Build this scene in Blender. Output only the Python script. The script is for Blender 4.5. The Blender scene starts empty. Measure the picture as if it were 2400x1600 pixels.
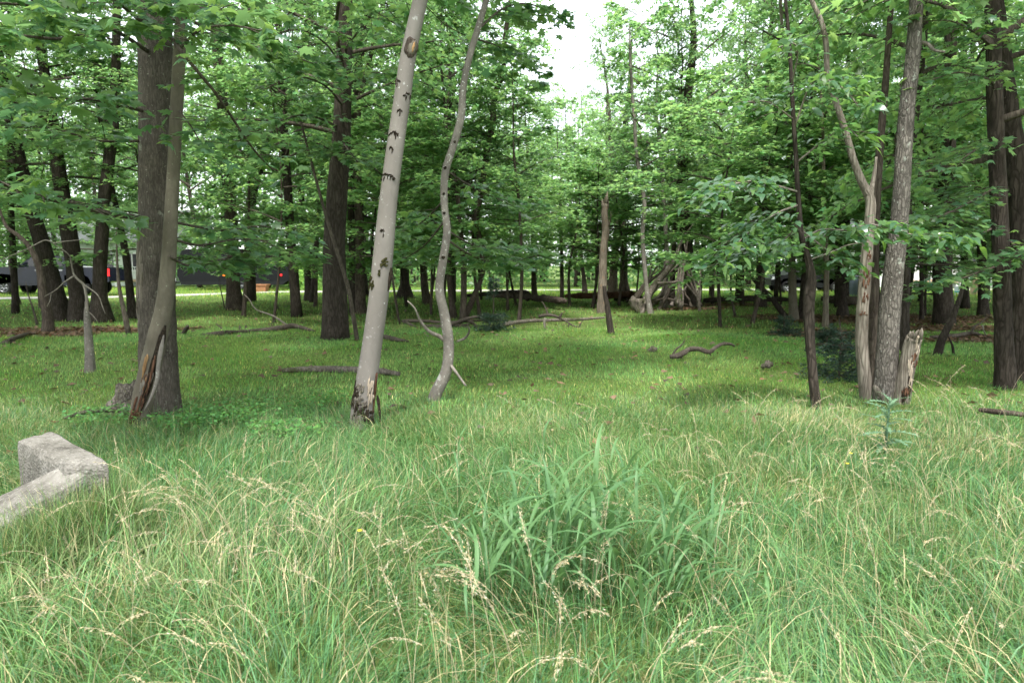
import bpy, math, random
import numpy as np
from math import radians, sin, cos, pi, tan, atan2, sqrt

S = bpy.context.scene
C = S.collection
random.seed(7)

# ------------------------------------------------------------------ camera, sky, sun, exposure
CAMH, PITCH, FPX = 1.6, math.atan(180.0 / 1600.0), 1600.0
cd = bpy.data.cameras.new('camera'); cam = bpy.data.objects.new('camera', cd); C.objects.link(cam)
cam.location = (0, 0, CAMH); cam.rotation_euler = (pi / 2 - PITCH, 0, 0)
cd.sensor_width = 36.0; cd.lens = 24.0; cd.clip_start = 0.05; cd.clip_end = 2000
cd.dof.use_dof = True; cd.dof.focus_distance = 5.0; cd.dof.aperture_fstop = 3.5
S.camera = cam

SUN_EL, SUN_AZ = radians(62), radians(184)      # azimuth from +Y towards +X
w = bpy.data.worlds.new('World'); S.world = w; w.use_nodes = True
nt = w.node_tree; nt.nodes.clear()
out = nt.nodes.new('ShaderNodeOutputWorld'); bg = nt.nodes.new('ShaderNodeBackground')
sky = nt.nodes.new('ShaderNodeTexSky'); sky.sky_type = 'NISHITA'; sky.sun_disc = False
sky.sun_elevation = SUN_EL; sky.sun_rotation = SUN_AZ; sky.dust_density = 3.0; sky.air_density = 1.0
mix = nt.nodes.new('ShaderNodeMixRGB'); mix.inputs['Fac'].default_value = 0.58
mix.inputs['Color2'].default_value = (9.6, 9.9, 10.0, 1)          # thin white cloud cover
nt.links.new(sky.outputs[0], mix.inputs['Color1']); nt.links.new(mix.outputs[0], bg.inputs['Color'])
bg.inputs['Strength'].default_value = 0.12
nt.links.new(bg.outputs[0], out.inputs['Surface'])
sd = bpy.data.lights.new('sun', 'SUN'); sd.energy = 2.4; sd.angle = radians(7); sd.color = (1, 0.97, 0.93)
sun = bpy.data.objects.new('sun', sd); C.objects.link(sun)
sun.rotation_euler = (pi / 2 - SUN_EL, 0, -SUN_AZ + pi)
sun.location = (0, 0, 40)
S.view_settings.view_transform = 'Standard'; S.view_settings.look = 'None'
S.view_settings.exposure = 1.72; S.view_settings.gamma = 1.0
S.view_settings.use_curve_mapping = False
S.render.engine = 'CYCLES'
cy = S.cycles
cy.use_denoising = True
cy.max_bounces = 7; cy.diffuse_bounces = 4; cy.glossy_bounces = 2; cy.transmission_bounces = 5
cy.transparent_max_bounces = 4; cy.caustics_reflective = False; cy.caustics_refractive = False
cy.use_adaptive_sampling = True; cy.adaptive_threshold = 0.02

# ------------------------------------------------------------------ maths helpers
CP, SP = cos(PITCH), sin(PITCH)
def ray(u, v):
    a, b = (u - 1200.0) / FPX, -(v - 800.0) / FPX
    return np.array([a, CP + b * SP, -SP + b * CP])
def G(u, v, z=0.0):
    """ground point seen at a place of the photograph"""
    d = ray(u, v); return np.array([0, 0, CAMH]) + d * ((z - CAMH) / d[2])
def A(u, v, Y):
    """point at distance Y north of the camera"""
    d = ray(u, v); return np.array([0, 0, CAMH]) + d * (Y / d[1])
def proj(P):
    P = np.atleast_2d(P); X, Y, Z = P[:, 0], P[:, 1], P[:, 2] - CAMH
    f = Y * CP - Z * SP; up = Y * SP + Z * CP
    f = np.where(f < .05, .05, f)
    return 1200 + FPX * X / f, 800 - FPX * up / f, f
def _h(i, j, k, s):
    with np.errstate(over='ignore'):
        n = (i.astype(np.uint32) * np.uint32(374761393) + j.astype(np.uint32) * np.uint32(668265263)
             + k.astype(np.uint32) * np.uint32(2147483647) + np.uint32(s * 1274126177 % 4294967291))
        n = (n ^ (n >> np.uint32(13))) * np.uint32(1274126177)
        n = n ^ (n >> np.uint32(16))
    return (n & np.uint32(0xFFFFFF)).astype(np.float64) / 0xFFFFFF
def vn(x, y, z=0.0, s=1):
    x, y, z = np.broadcast_arrays(np.asarray(x, float), np.asarray(y, float), np.asarray(z, float))
    xi, yi, zi = np.floor(x).astype(np.int64), np.floor(y).astype(np.int64), np.floor(z).astype(np.int64)
    fx, fy, fz = x - xi, y - yi, z - zi
    fx, fy, fz = fx * fx * (3 - 2 * fx), fy * fy * (3 - 2 * fy), fz * fz * (3 - 2 * fz)
    r = 0
    for a in (0, 1):
        for b in (0, 1):
            for c in (0, 1):
                r = r + _h(xi + a, yi + b, zi + c, s) * (fx if a else 1 - fx) * (fy if b else 1 - fy) * (fz if c else 1 - fz)
    return r
def fbm(x, y, z=0.0, s=1, o=3):
    r, a, t = 0, 1.0, 0
    for k in range(o):
        r = r + a * vn(np.asarray(x) * 2 ** k, np.asarray(y) * 2 ** k, np.asarray(z) * 2 ** k, s + k); t += a; a *= .5
    return r / t
def hgt(x, y):
    x, y = np.asarray(x, float), np.asarray(y, float)
    return (fbm(x * .28, y * .28, 0, 3, 3) - .5) * 0.22 * np.clip((y - 2) / 8, .15, 1) * np.clip((44 - y) / 8, 0, 1)
def unit(v):
    v = np.asarray(v, float); return v / np.maximum(np.linalg.norm(v, axis=-1, keepdims=True), 1e-9)
def spline(P, n):
    P = np.asarray(P, float)
    if len(P) == 2:
        t = np.linspace(0, 1, n)[:, None]; return P[0] * (1 - t) + P[1] * t
    Q = np.vstack([2 * P[0] - P[1], P, 2 * P[-1] - P[-2]])
    L = np.r_[0, np.cumsum(np.linalg.norm(np.diff(P[:, :3], axis=0), axis=1))]
    s = np.linspace(0, L[-1], n); i = np.clip(np.searchsorted(L, s, 'right') - 1, 0, len(P) - 2)
    t = ((s - L[i]) / np.maximum(L[i + 1] - L[i], 1e-9))[:, None]
    p0, p1, p2, p3 = Q[i], Q[i + 1], Q[i + 2], Q[i + 3]
    return .5 * (2 * p1 + (p2 - p0) * t + (2 * p0 - 5 * p1 + 4 * p2 - p3) * t ** 2 + (3 * p1 - p0 - 3 * p2 + p3) * t ** 3)

# ------------------------------------------------------------------ mesh helpers
class MB:
    def __init__(s): s.V = []; s.F = {3: [], 4: []}; s.M = {3: [], 4: []}; s.Cc = []; s.n = 0
    def add(s, V, F, m=0, col=None):
        V = np.asarray(V, float).reshape(-1, 3)
        for f in (F if isinstance(F, list) else [F]):
            f = np.asarray(f, np.int64)
            if f.size == 0: continue
            k = f.shape[1]; s.F[k].append(f + s.n); s.M[k].append(np.full(len(f), m, np.int32))
        s.V.append(V); s.n += len(V)
        c = np.ones((len(V), 3)) if col is None else np.broadcast_to(np.asarray(col, float), (len(V), 3))
        s.Cc.append(c); return s
    def box(s, x0, x1, y0, y1, z0, z1, m=0):
        V = [(x, y, z) for z in (z0, z1) for y in (y0, y1) for x in (x0, x1)]
        F = [(0, 2, 3, 1), (4, 5, 7, 6), (0, 1, 5, 4), (2, 6, 7, 3), (0, 4, 6, 2), (1, 3, 7, 5)]
        return s.add(V, np.array(F), m)
    def prism(s, poly, y0, y1, m=0):
        """outline in x,z swept from y0 to y1 (fan caps about the centroid)"""
        P = np.asarray(poly, float); n = len(P); c = P.mean(0)
        V = [(x, y, z) for y in (y0, y1) for x, z in P] + [(c[0], y0, c[1]), (c[0], y1, c[1])]
        i = np.arange(n); j = (i + 1) % n
        s.add(V, [np.stack([i, j, j + n, i + n], 1), np.stack([j, i, np.full(n, 2 * n)], 1), np.stack([i + n, j + n, np.full(n, 2 * n + 1)], 1)], m)
        return s
    def lathe(s, prof, c, n=20, m=0):
        """profile (radius, offset along y) turned about the y axis at c"""
        a = np.linspace(0, 2 * pi, n, endpoint=False); P = np.asarray(prof, float); k = len(P)
        V = np.array([(c[0] + r * cos(t), c[1] + o, c[2] + r * sin(t)) for r, o in P for t in a])
        F = [(q * n + i, q * n + (i + 1) % n, (q + 1) * n + (i + 1) % n, (q + 1) * n + i) for q in range(k - 1) for i in range(n)]
        return s.add(V, np.array(F), m)
    def tube(s, P, R, n=8, m=0, col=None, disp=None, cap=True):
        V, F = tube(P, R, n, disp, cap); return s.add(V, F, m, col)
    def mesh(s, name, mats, smooth=True):
        V = np.concatenate(s.V).astype(np.float32); me = bpy.data.meshes.new(name)
        f3 = np.concatenate(s.F[3]) if s.F[3] else np.zeros((0, 3), int)
        f4 = np.concatenate(s.F[4]) if s.F[4] else np.zeros((0, 4), int)
        m = np.concatenate(([np.zeros(0, np.int32)] + s.M[3] + s.M[4]))
        me.vertices.add(len(V)); me.vertices.foreach_set('co', V.ravel())
        lv = np.concatenate([f3.ravel(), f4.ravel()]).astype(np.int32)
        me.loops.add(len(lv)); me.loops.foreach_set('vertex_index', lv)
        nf = len(f3) + len(f4); me.polygons.add(nf)
        st = np.concatenate([np.arange(len(f3)) * 3, len(f3) * 3 + np.arange(len(f4)) * 4]).astype(np.int32)
        me.polygons.foreach_set('loop_start', st)
        me.polygons.foreach_set('material_index', m)
        me.polygons.foreach_set('use_smooth', np.full(nf, smooth))
        for x in (mats if isinstance(mats, (list, tuple)) else [mats]): me.materials.append(x)
        me.update(calc_edges=True)
        ca = me.color_attributes.new('Col', 'FLOAT_COLOR', 'POINT')
        c = np.concatenate(s.Cc); c = np.hstack([c, np.ones((len(c), 1))]).astype(np.float32)
        ca.data.foreach_set('color', c.ravel())
        return me
    def obj(s, name, mats, parent=None, smooth=True, local=False):
        """world-space geometry becomes one object; local = already in the parent's space"""
        off = np.zeros(3)
        if parent is not None and not local: off = np.array(parent_world(parent))
        elif parent is None and not local:
            a = np.concatenate(s.V); off = np.array([*(a[:, :2].min(0) + a[:, :2].max(0)) / 2, a[:, 2].min()])
        s.V = [v - off for v in s.V]
        o = bpy.data.objects.new(name, s.mesh(name, mats, smooth)); C.objects.link(o)
        if parent is not None: o.parent = parent
        else: o.location = off
        return o
def parent_world(o):
    p = np.array(o.location); q = o.parent
    while q is not None: p = p + np.array(q.location); q = q.parent
    return p
def tube(P, R, n=8, disp=None, cap=True):
    P = np.asarray(P, float); R = np.broadcast_to(np.asarray(R, float), (len(P),)); m = len(P)
    T = unit(np.gradient(P, axis=0))
    ref = np.where(np.abs(T[:, 1:2]) < .9, np.array([[0, 1., 0]]), np.array([[1., 0, 0]]))
    a = unit(np.cross(T, ref)); b = np.cross(T, a)
    th = np.linspace(0, 2 * pi, n, endpoint=False)
    rad = R[:, None] * np.ones(n)[None]
    if disp is not None:
        s = np.r_[0, np.cumsum(np.linalg.norm(np.diff(P, axis=0), axis=1))]
        rad = rad * (1 + disp(th[None, :], s[:, None]))
    V = P[:, None, :] + rad[..., None] * (np.cos(th)[None, :, None] * a[:, None, :] + np.sin(th)[None, :, None] * b[:, None, :])
    i = np.arange(m - 1)[:, None] * n; j = np.arange(n)[None]; k = (j + 1) % n
    F4 = np.stack(np.broadcast_arrays(i + j, i + k, i + n + k, i + n + j), -1).reshape(-1, 4)
    V = V.reshape(-1, 3)
    if cap:
        V = np.vstack([V, P[0], P[-1]]); j = np.arange(n); k = (j + 1) % n
        F3 = np.vstack([np.stack([k, j, np.full(n, m * n)], 1), np.stack([(m - 1) * n + j, (m - 1) * n + k, np.full(n, m * n + 1)], 1)])
        return V, [F4, F3]
    return V, [F4]
def tag(o, label=None, cat=None, group=None, kind=None):
    for k, v in (('label', label), ('category', cat), ('group', group), ('kind', kind)):
        if v: o[k] = v
    return o
def thing(name, loc, label, cat, group=None):
    o = bpy.data.objects.new(name, None); C.objects.link(o); o.location = loc; o.empty_display_size = .2
    return tag(o, label, cat, group)

# ------------------------------------------------------------------ materials
def new_mat(name):
    m = bpy.data.materials.new(name); m.use_nodes = True; t = m.node_tree; t.nodes.clear()
    o = t.nodes.new('ShaderNodeOutputMaterial'); return m, t, o
def ramp(t, fac, stops):
    r = t.nodes.new('ShaderNodeValToRGB'); e = r.color_ramp.elements
    while len(e) < len(stops): e.new(.5)
    for x, (p, c) in zip(e, stops): x.position = p; x.color = (*c, 1)
    t.links.new(fac, r.inputs[0]); return r.outputs[0]
def noise(t, co, scale, detail=4, rough=.55, kind='ShaderNodeTexNoise'):
    n = t.nodes.new(kind); n.inputs['Scale'].default_value = scale
    if kind == 'ShaderNodeTexNoise': n.inputs['Detail'].default_value = detail; n.inputs['Roughness'].default_value = rough
    t.links.new(co, n.inputs['Vector']); return n.outputs[0]
def coords(t, scale=(1, 1, 1), rnd=True):
    c = t.nodes.new('ShaderNodeTexCoord'); m = t.nodes.new('ShaderNodeMapping'); m.inputs['Scale'].default_value = scale
    t.links.new(c.outputs['Object'], m.inputs['Vector'])
    if rnd:
        oi = t.nodes.new('ShaderNodeObjectInfo'); mu = t.nodes.new('ShaderNodeMath'); mu.operation = 'MULTIPLY'; mu.inputs[1].default_value = 37.0
        t.links.new(oi.outputs['Random'], mu.inputs[0]); t.links.new(mu.outputs[0], m.inputs['Location'])
    return m.outputs[0]
def mixc(t, fac, a, b, mode='MIX'):
    m = t.nodes.new('ShaderNodeMixRGB'); m.blend_type = mode
    for sock, v in ((m.inputs[0], fac), (m.inputs[1], a), (m.inputs[2], b)):
        if isinstance(v, (int, float)): sock.default_value = v
        elif isinstance(v, tuple): sock.default_value = (*v, 1)
        else: t.links.new(v, sock)
    return m.outputs[0]
def bsdf(t, o, col, rough=.9, spec=.2, bump=None, bstr=.5, bdist=.02, metal=0):
    p = t.nodes.new('ShaderNodeBsdfPrincipled'); p.inputs['Roughness'].default_value = rough
    p.inputs['Specular IOR Level'].default_value = spec; p.inputs['Metallic'].default_value = metal
    if isinstance(col, tuple): p.inputs['Base Color'].default_value = (*col, 1)
    else: t.links.new(col, p.inputs['Base Color'])
    if bump is not None:
        b = t.nodes.new('ShaderNodeBump'); b.inputs['Strength'].default_value = bstr; b.inputs['Distance'].default_value = bdist
        t.links.new(bump, b.inputs['Height']); t.links.new(b.outputs[0], p.inputs['Normal'])
    t.links.new(p.outputs[0], o.inputs['Surface']); return p
def plain(name, col, rough=.6, spec=.3, metal=0, var=.12, sc=6):
    m, t, o = new_mat(name); co = coords(t, (1, 1, 1), False)
    n = noise(t, co, sc, 5)
    a = tuple(c * (1 - var) for c in col); b = tuple(min(1, c * (1 + var)) for c in col)
    bsdf(t, o, ramp(t, n, [(.3, a), (.7, b)]), rough, spec, metal=metal); return m
def emit(name, col, st):
    m, t, o = new_mat(name); e = t.nodes.new('ShaderNodeEmission'); e.inputs[0].default_value = (*col, 1); e.inputs[1].default_value = st
    t.links.new(e.outputs[0], o.inputs['Surface']); return m
def bark(name, dark, light, lichen=None, lamt=.6, st=.35, sc=14, bs=.8, moss=None, cr=.75):
    m, t, o = new_mat(name)
    co = coords(t, (1, 1, st))
    n1 = noise(t, co, sc, 8, .65); n2 = noise(t, coords(t, (1, 1, .8)), 3.5, 5, .6)
    nw = t.nodes.new('ShaderNodeTexNoise'); nw.inputs['Scale'].default_value = sc * .6; nw.inputs['Detail'].default_value = 4; t.links.new(co, nw.inputs['Vector'])
    ma = t.nodes.new('ShaderNodeVectorMath'); ma.operation = 'MULTIPLY_ADD'; ma.inputs[1].default_value = (1.6 / sc,) * 3
    t.links.new(nw.outputs['Color'], ma.inputs[0]); co2 = coords(t, (1, 1, st * .45)); t.links.new(co2, ma.inputs[2])
    v = t.nodes.new('ShaderNodeTexVoronoi'); v.feature = 'DISTANCE_TO_EDGE'; v.inputs['Scale'].default_value = sc * 1.5; t.links.new(ma.outputs[0], v.inputs['Vector'])
    crk = ramp(t, v.outputs['Distance'], [(.0, (0, 0, 0)), (.22, (1, 1, 1))])
    hgt_ = mixc(t, .5 * cr, n1, crk)
    c = ramp(t, n1, [(.28, tuple(.6 * a + .4 * b_ for a, b_ in zip(dark, light))), (.68, light)])
    c = mixc(t, mixc(t, 1 - cr, crk, (1, 1, 1)), dark, c)
    c = mixc(t, ramp(t, n2, [(.35, (0, 0, 0)), (.7, (.5, .5, .5))]), c, tuple(x * .55 for x in dark))
    if lichen:
        l = noise(t, coords(t, (1, 1, .8)), 9, 6, .7)
        c = mixc(t, ramp(t, l, [(lamt, (0, 0, 0)), (lamt + .06, (.8, .8, .8))]), c, lichen)
        l2 = noise(t, coords(t, (1, 1, 1)), 38, 3, .6)
        c = mixc(t, ramp(t, l2, [(lamt + .04, (0, 0, 0)), (lamt + .09, (.7, .7, .7))]), c, tuple(min(1, x * 1.5) for x in lichen))
    if moss:
        l = noise(t, coords(t, (1, 1, .6)), 4, 5, .7)
        c = mixc(t, ramp(t, l, [(.52, (0, 0, 0)), (.62, (.8, .8, .8))]), c, moss)
    bsdf(t, o, c, .95, .12, hgt_, bs, .025); return m
M = {}
M['bark_dark'] = bark('bark_dark', (.018, .014, .011), (.075, .062, .05), None)
M['bark_brown'] = bark('bark_brown', (.035, .026, .02), (.13, .105, .085), (.16, .165, .13), .66)
M['bark_grey'] = bark('bark_grey', (.04, .035, .03), (.20, .18, .155), (.30, .32, .27), .62, .5, 22)
M['bark_trunk'] = bark('bark_trunk', (.035, .029, .023), (.15, .13, .108), (.21, .215, .17), .62, .4, 30, cr=.55)
M['bark_smooth'] = bark('bark_smooth', (.145, .128, .112), (.215, .198, .178), (.36, .36, .34), .63, .8, 7, .3, cr=.22)
M['bark_olive'] = bark('bark_olive', (.075, .065, .048), (.165, .145, .11), (.24, .26, .19), .64, .6, 9, .3, cr=.3)
M['bark_slim'] = bark('bark_slim', (.095, .085, .075), (.24, .215, .185), (.42, .43, .38), .60, .7, 12, .35, cr=.3)
M['dead_wood'] = bark('dead_wood', (.09, .074, .058), (.28, .25, .205), (.16, .07, .03), .66, .15, 20, .7)
M['snag_wood'] = bark('snag_wood', (.085, .068, .052), (.25, .215, .17), (.19, .115, .065), .6, .2, 12, .5)
M['rot_red'] = bark('rot_red', (.045, .022, .015), (.19, .10, .06), None, .6, .15, 26, .9)
M['rot_orange'] = bark('rot_orange', (.14, .075, .035), (.40, .25, .12), None, .6, .12, 24, .7)
M['fresh_wood'] = bark('fresh_wood', (.30, .24, .18), (.52, .45, .36), None, .6, .1, 20, .3)
M['scar'] = bark('scar', (.01, .008, .006), (.06, .045, .03), None, .6, 1, 30, 1)
M['moss'] = bark('moss', (.02, .022, .008), (.09, .085, .03), None, .6, 1, 40, 1)
M['twig'] = bark('twig', (.04, .032, .026), (.15, .125, .10), None, .6, .3, 20, .4)
M['twig_pale'] = bark('twig_pale', (.14, .12, .10), (.33, .29, .25), None, .6, .3, 20, .4)
M['log_grey'] = bark('log_grey', (.07, .058, .048), (.26, .225, .19), None, .6, .6, 14, .9, moss=(.05, .06, .02))
M['burl'] = bark('burl', (.05, .04, .032), (.27, .24, .20), (.12, .12, .06), .58, 1, 16, 1)

def leaf_mat(name, lo, hi, trans, tf=.42, rough=.42, spec=.45):
    m, t, o = new_mat(name)
    at = t.nodes.new('ShaderNodeAttribute'); at.attribute_name = 'Col'
    oi = t.nodes.new('ShaderNodeObjectInfo')
    base = mixc(t, oi.outputs['Random'], lo, hi)
    c = mixc(t, 1.0, base, at.outputs['Color'], 'MULTIPLY')
    p = t.nodes.new('ShaderNodeBsdfPrincipled'); p.inputs['Roughness'].default_value = rough; p.inputs['Specular IOR Level'].default_value = spec
    t.links.new(c, p.inputs['Base Color'])
    tr = t.nodes.new('ShaderNodeBsdfTranslucent'); t.links.new(mixc(t, 1.0, trans, at.outputs['Color'], 'MULTIPLY'), tr.inputs[0])
    mx = t.nodes.new('ShaderNodeMixShader'); mx.inputs[0].default_value = tf
    t.links.new(p.outputs[0], mx.inputs[1]); t.links.new(tr.outputs[0], mx.inputs[2]); t.links.new(mx.outputs[0], o.inputs['Surface']); return m
M['leaf'] = leaf_mat('leaf', (.062, .124, .052), (.080, .148, .050), (.34, .58, .19), .52)
M['leaf_maple'] = leaf_mat('leaf_maple', (.060, .124, .064), (.066, .132, .058), (.23, .41, .14), .45, .34, .55)
M['leaf_birch'] = leaf_mat('leaf_birch', (.065, .130, .068), (.065, .13, .058), (.19, .38, .09), .4, .30, .6)
M['needle'] = leaf_mat('needle', (.024, .055, .034), (.028, .06, .036), (.02, .05, .02), .15)
M['grass'] = leaf_mat('grass', (1, 1, 1), (1, 1, 1), (1.25, 1.3, .8), .36, .45, .28)
M['straw'] = leaf_mat('straw', (.50, .43, .29), (.54, .46, .31), (.6, .5, .32), .3, .8, .1)
M['litter'] = leaf_mat('litter', (.15, .10, .068), (.15, .095, .065), (.2, .12, .05), .15, .85, .1)

# ground
m, t, o = new_mat('ground_earth'); co = coords(t, (1, 1, 1), False)
n1 = noise(t, co, .55, 6, .6); n2 = noise(t, co, 9, 8, .7); n3 = noise(t, co, 70, 4, .7)
c = ramp(t, n1, [(.32, (.085, .125, .036)), (.52, (.125, .185, .05)), (.7, (.155, .21, .062))])
c = mixc(t, ramp(t, n2, [(.35, (0, 0, 0)), (.75, (.65, .65, .65))]), c, (.075, .085, .035))
c = mixc(t, .35, c, ramp(t, n3, [(.3, (.5, .5, .5)), (.7, (1, 1, 1))]), 'MULTIPLY')
bsdf(t, o, c, 1, .05, mixc(t, .5, n2, n3), .8, .04); M['ground'] = m
M['road'] = plain('gravel_road', (.36, .34, .31), .95, .1, 0, .3, 30)
M['concrete'] = None
m, t, o = new_mat('old_concrete'); co = coords(t, (1, 1, 1), False)
n1 = noise(t, co, 5, 8, .7); n2 = noise(t, co, 60, 4, .7); n3 = noise(t, coords(t, (5, 5, .6), False), 4, 4, .6)
c = ramp(t, n1, [(.32, (.06, .055, .048)), (.48, (.145, .135, .118)), (.70, (.235, .222, .20))])
c = mixc(t, ramp(t, n3, [(.5, (0, 0, 0)), (.72, (.55, .55, .55))]), c, (.055, .05, .04))
c = mixc(t, ramp(t, n2, [(.58, (0, 0, 0)), (.66, (.6, .6, .6))]), c, (.34, .33, .30))
v = t.nodes.new('ShaderNodeTexVoronoi'); v.inputs['Scale'].default_value = 55; t.links.new(co, v.inputs['Vector'])
bsdf(t, o, c, .95, .1, mixc(t, .5, n1, v.outputs[0]), .7, .02); M['concrete'] = m

# ------------------------------------------------------------------ ground, road
def grid(x0, x1, y0, y1, nx, ny, zf, dx=0):
    X, Y = np.meshgrid(np.linspace(x0, x1, nx), np.linspace(y0, y1, ny)); Z = zf(X, Y)
    V = np.stack([X, Y, Z], -1).reshape(-1, 3)
    i = (np.arange(ny - 1)[:, None] * nx + np.arange(nx - 1)[None]).ravel()
    return V, np.stack([i, i + 1, i + nx + 1, i + nx], 1)
b = MB()
xs = np.r_[-600, -300, -150, -90, np.linspace(-60, 60, 161), 90, 150, 300, 600]
ys = np.r_[-60, -20, -8, np.linspace(-4, 50, 150), 60, 80, 120, 200, 400, 800]
X, Y = np.meshgrid(xs, ys); nx, ny = len(xs), len(ys)
i = (np.arange(ny - 1)[:, None] * nx + np.arange(nx - 1)[None]).ravel()
b.add(np.stack([X, Y, hgt(X, Y)], -1).reshape(-1, 3), np.stack([i, i + 1, i + nx + 1, i + nx], 1))
tag(b.obj('ground', M['ground'], local=True), kind='structure')
V, F = grid(-70, 70, 0, 1, 140, 4, lambda x, y: x * 0)
xx = V[:, 0]; V[:, 1] = np.interp(xx, [-70, -40, -23, -16.5, -12.7, 0, 40, 70], [10, 24, 32.3, 36.6, 40.2, 42.3, 44.5, 46]) + (V[:, 1] - .5) * 2.6
V[:, 2] = hgt(V[:, 0], V[:, 1]) + .03
tag(MB().add(V, F).obj('gravel_road', M['road'], local=True), kind='structure')

# ------------------------------------------------------------------ leaves and crowns
def shape_maple():
    h = [(0, 0), (.16, -.09), (.42, -.04), (.30, .17), (.40, .22), (.62, .50), (.44, .50), (.25, .47), (.29, .70), (.14, .72), (0, 1.02)]
    P = np.array(h + [(-x, y) for x, y in h[-2:0:-1]]); P = np.vstack([P, (0, .30)]); n = len(P) - 1
    z = -.22 * P[:, 0] ** 2 - .12 * (P[:, 1] - .3) ** 2; z[n] = .02
    i = np.arange(n); return np.c_[P, z], np.stack([i, (i + 1) % n, np.full(n, n)], 1)
def shape_star():
    h = [(0, 0), (.42, .02), (.30, .2), (.56, .5), (.24, .5), (0, 1.0)]
    P = np.array(h + [(-x, y) for x, y in h[-2:0:-1]]); z = -.2 * P[:, 0] ** 2
    F = [(0, 1, 2), (0, 2, 4), (2, 3, 4), (0, 4, 6), (4, 5, 6), (0, 6, 8), (6, 7, 8), (0, 8, 9)]
    return np.c_[P, z], np.array(F)
def shape_oval():
    h = [(0, 0), (.2, .2), (.27, .45), (.17, .75), (0, 1.05)]
    P = np.array(h + [(-x, y) for x, y in h[-2:0:-1]]); z = .25 * np.abs(P[:, 0]) - .15 * P[:, 1] ** 2
    F = [(0, 1, 7), (1, 2, 7), (2, 6, 7), (2, 3, 6), (3, 5, 6), (3, 4, 5)]
    return np.c_[P, z], np.array(F)
def shape_diamond():
    P = np.array([(0, 0, 0), (.40, .42, .07), (0, 1.0, -.1), (-.40, .42, .07)])
    return P, np.array([(0, 1, 2), (0, 2, 3)])
SH = {'maple': shape_maple(), 'star': shape_star(), 'oval': shape_oval(), 'diamond': shape_diamond()}
def leaf_geo(shape, pos, d, nrm, size):
    T, F = SH[shape]; d = unit(d); x = unit(np.cross(d, nrm)); z = np.cross(x, d)
    V = pos[:, None] + size[:, None, None] * (T[None, :, 0:1] * x[:, None] + T[None, :, 1:2] * d[:, None] + T[None, :, 2:3] * z[:, None])
    k = len(T); FF = (F[None] + (np.arange(len(pos)) * k)[:, None, None]).reshape(-1, 3)
    return V.reshape(-1, 3), FF, k
def leaf_cols(rng, n, k, lo=.75, hi=1.25):
    a = rng.uniform(lo, hi, n)[:, None]; y = rng.normal(0, .07, n)[:, None]
    c = a * np.hstack([1 + y * 1.5, 1 + y * .3, 1 - y]); return np.repeat(np.clip(c, .3, 1.8), k, 0)
def sprays(rng, path, nb, blen, nleaf, droop=.25, spread=(.5, 1.2), first=.15, jit=.06):
    """side twigs off a limb and the leaves they carry"""
    tw, LP, LD, LN = [], [], [], []
    L = len(path); side = rng.choice([-1, 1])
    for k, t in enumerate(np.linspace(first, 1, nb)):
        f = t * (L - 1); i = min(int(f), L - 2); p = path[i] + (path[i + 1] - path[i]) * (f - i)
        ax = unit(path[i + 1] - path[i]); az = atan2(ax[1], ax[0])
        side = -side
        ang = az + (side * rng.uniform(*spread) if k < nb - 1 else rng.normal(0, .2))
        l = blen * (1.1 - .55 * t) * rng.uniform(.7, 1.25)
        s = np.linspace(0, 1, 4)[:, None]; dz = rng.normal(.05, .16)
        q = p + l * s * np.array([cos(ang), sin(ang), dz]) - np.array([0, 0, 1.]) * droop * l * s ** 2
        tw.append(q)
        n = max(2, int(nleaf * rng.uniform(.7, 1.3))); u = rng.uniform(.12, 1.05, n)
        pp = p + l * u[:, None] * np.array([cos(ang), sin(ang), dz]) - np.array([0, 0, 1.]) * droop * l * u[:, None] ** 2
        pp = pp + rng.normal(0, jit, (n, 3)) * np.array([1, 1, .7])
        la = ang + rng.choice([-1, 1], n) * rng.uniform(.2, 1.3, n)
        LP.append(pp); LD.append(np.stack([np.cos(la), np.sin(la), rng.normal(-.22, .25, n)], 1))
        LN.append(np.array([0, 0, 1.]) + rng.normal(0, .33, (n, 3)))
    return tw, np.concatenate(LP), np.concatenate(LD), np.concatenate(LN)
def crown_mesh(name, seed, H, R, nl, nb, nleaf, size, shape, prof, elev=(5, 28), rise=30, droop=.22, mats=None, tw_r=.006, lit=True):
    rng = np.random.default_rng(seed); b = MB(); P, D, N = [], [], []
    for i in range(nl):
        f = (i + rng.random()) / nl; h = H * f; rr = R * prof(f) * rng.uniform(.6, 1.15)
        az = i * 2.39996 + rng.normal(0, .35); el = radians(rng.uniform(*elev) + rise * f)
        s = np.linspace(0, 1, 7); w1, w2 = rng.normal(0, .12, 2)
        az_s = az + w1 * s * 2 + w2 * np.sin(s * 5)
        pts = np.stack([np.cos(az_s) * rr * s, np.sin(az_s) * rr * s, h + rr * (sin(el) * s - droop * s ** 2)], 1)
        b.tube(pts, np.linspace(.011 * rr + .006, .003, 7), 5, 1, cap=False)
        tw, p, d, n = sprays(rng, pts, nb, rr * .42 + .3, nleaf, first=.22)
        for q in tw: b.tube(q, np.linspace(tw_r, .002, 4), 3, 1, cap=False)
        P.append(p); D.append(d); N.append(n)
    P, D, N = np.concatenate(P), np.concatenate(D), np.concatenate(N); n = len(P)
    V, F, k = leaf_geo(shape, P, D, N, size * rng.uniform(.7, 1.25, n)); b.add(V, F, 0, leaf_cols(rng, n, k))
    return b.mesh(name, mats or [M['leaf'], M['twig']])
dome = lambda f: np.sqrt(np.clip(1 - (f * 1.0 - .25) ** 2 / .62, .05, 1))
flat = lambda f: 1.0 - .55 * f
tall = lambda f: np.clip(.55 + 1.2 * f * (1 - f), .2, 1)
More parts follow.
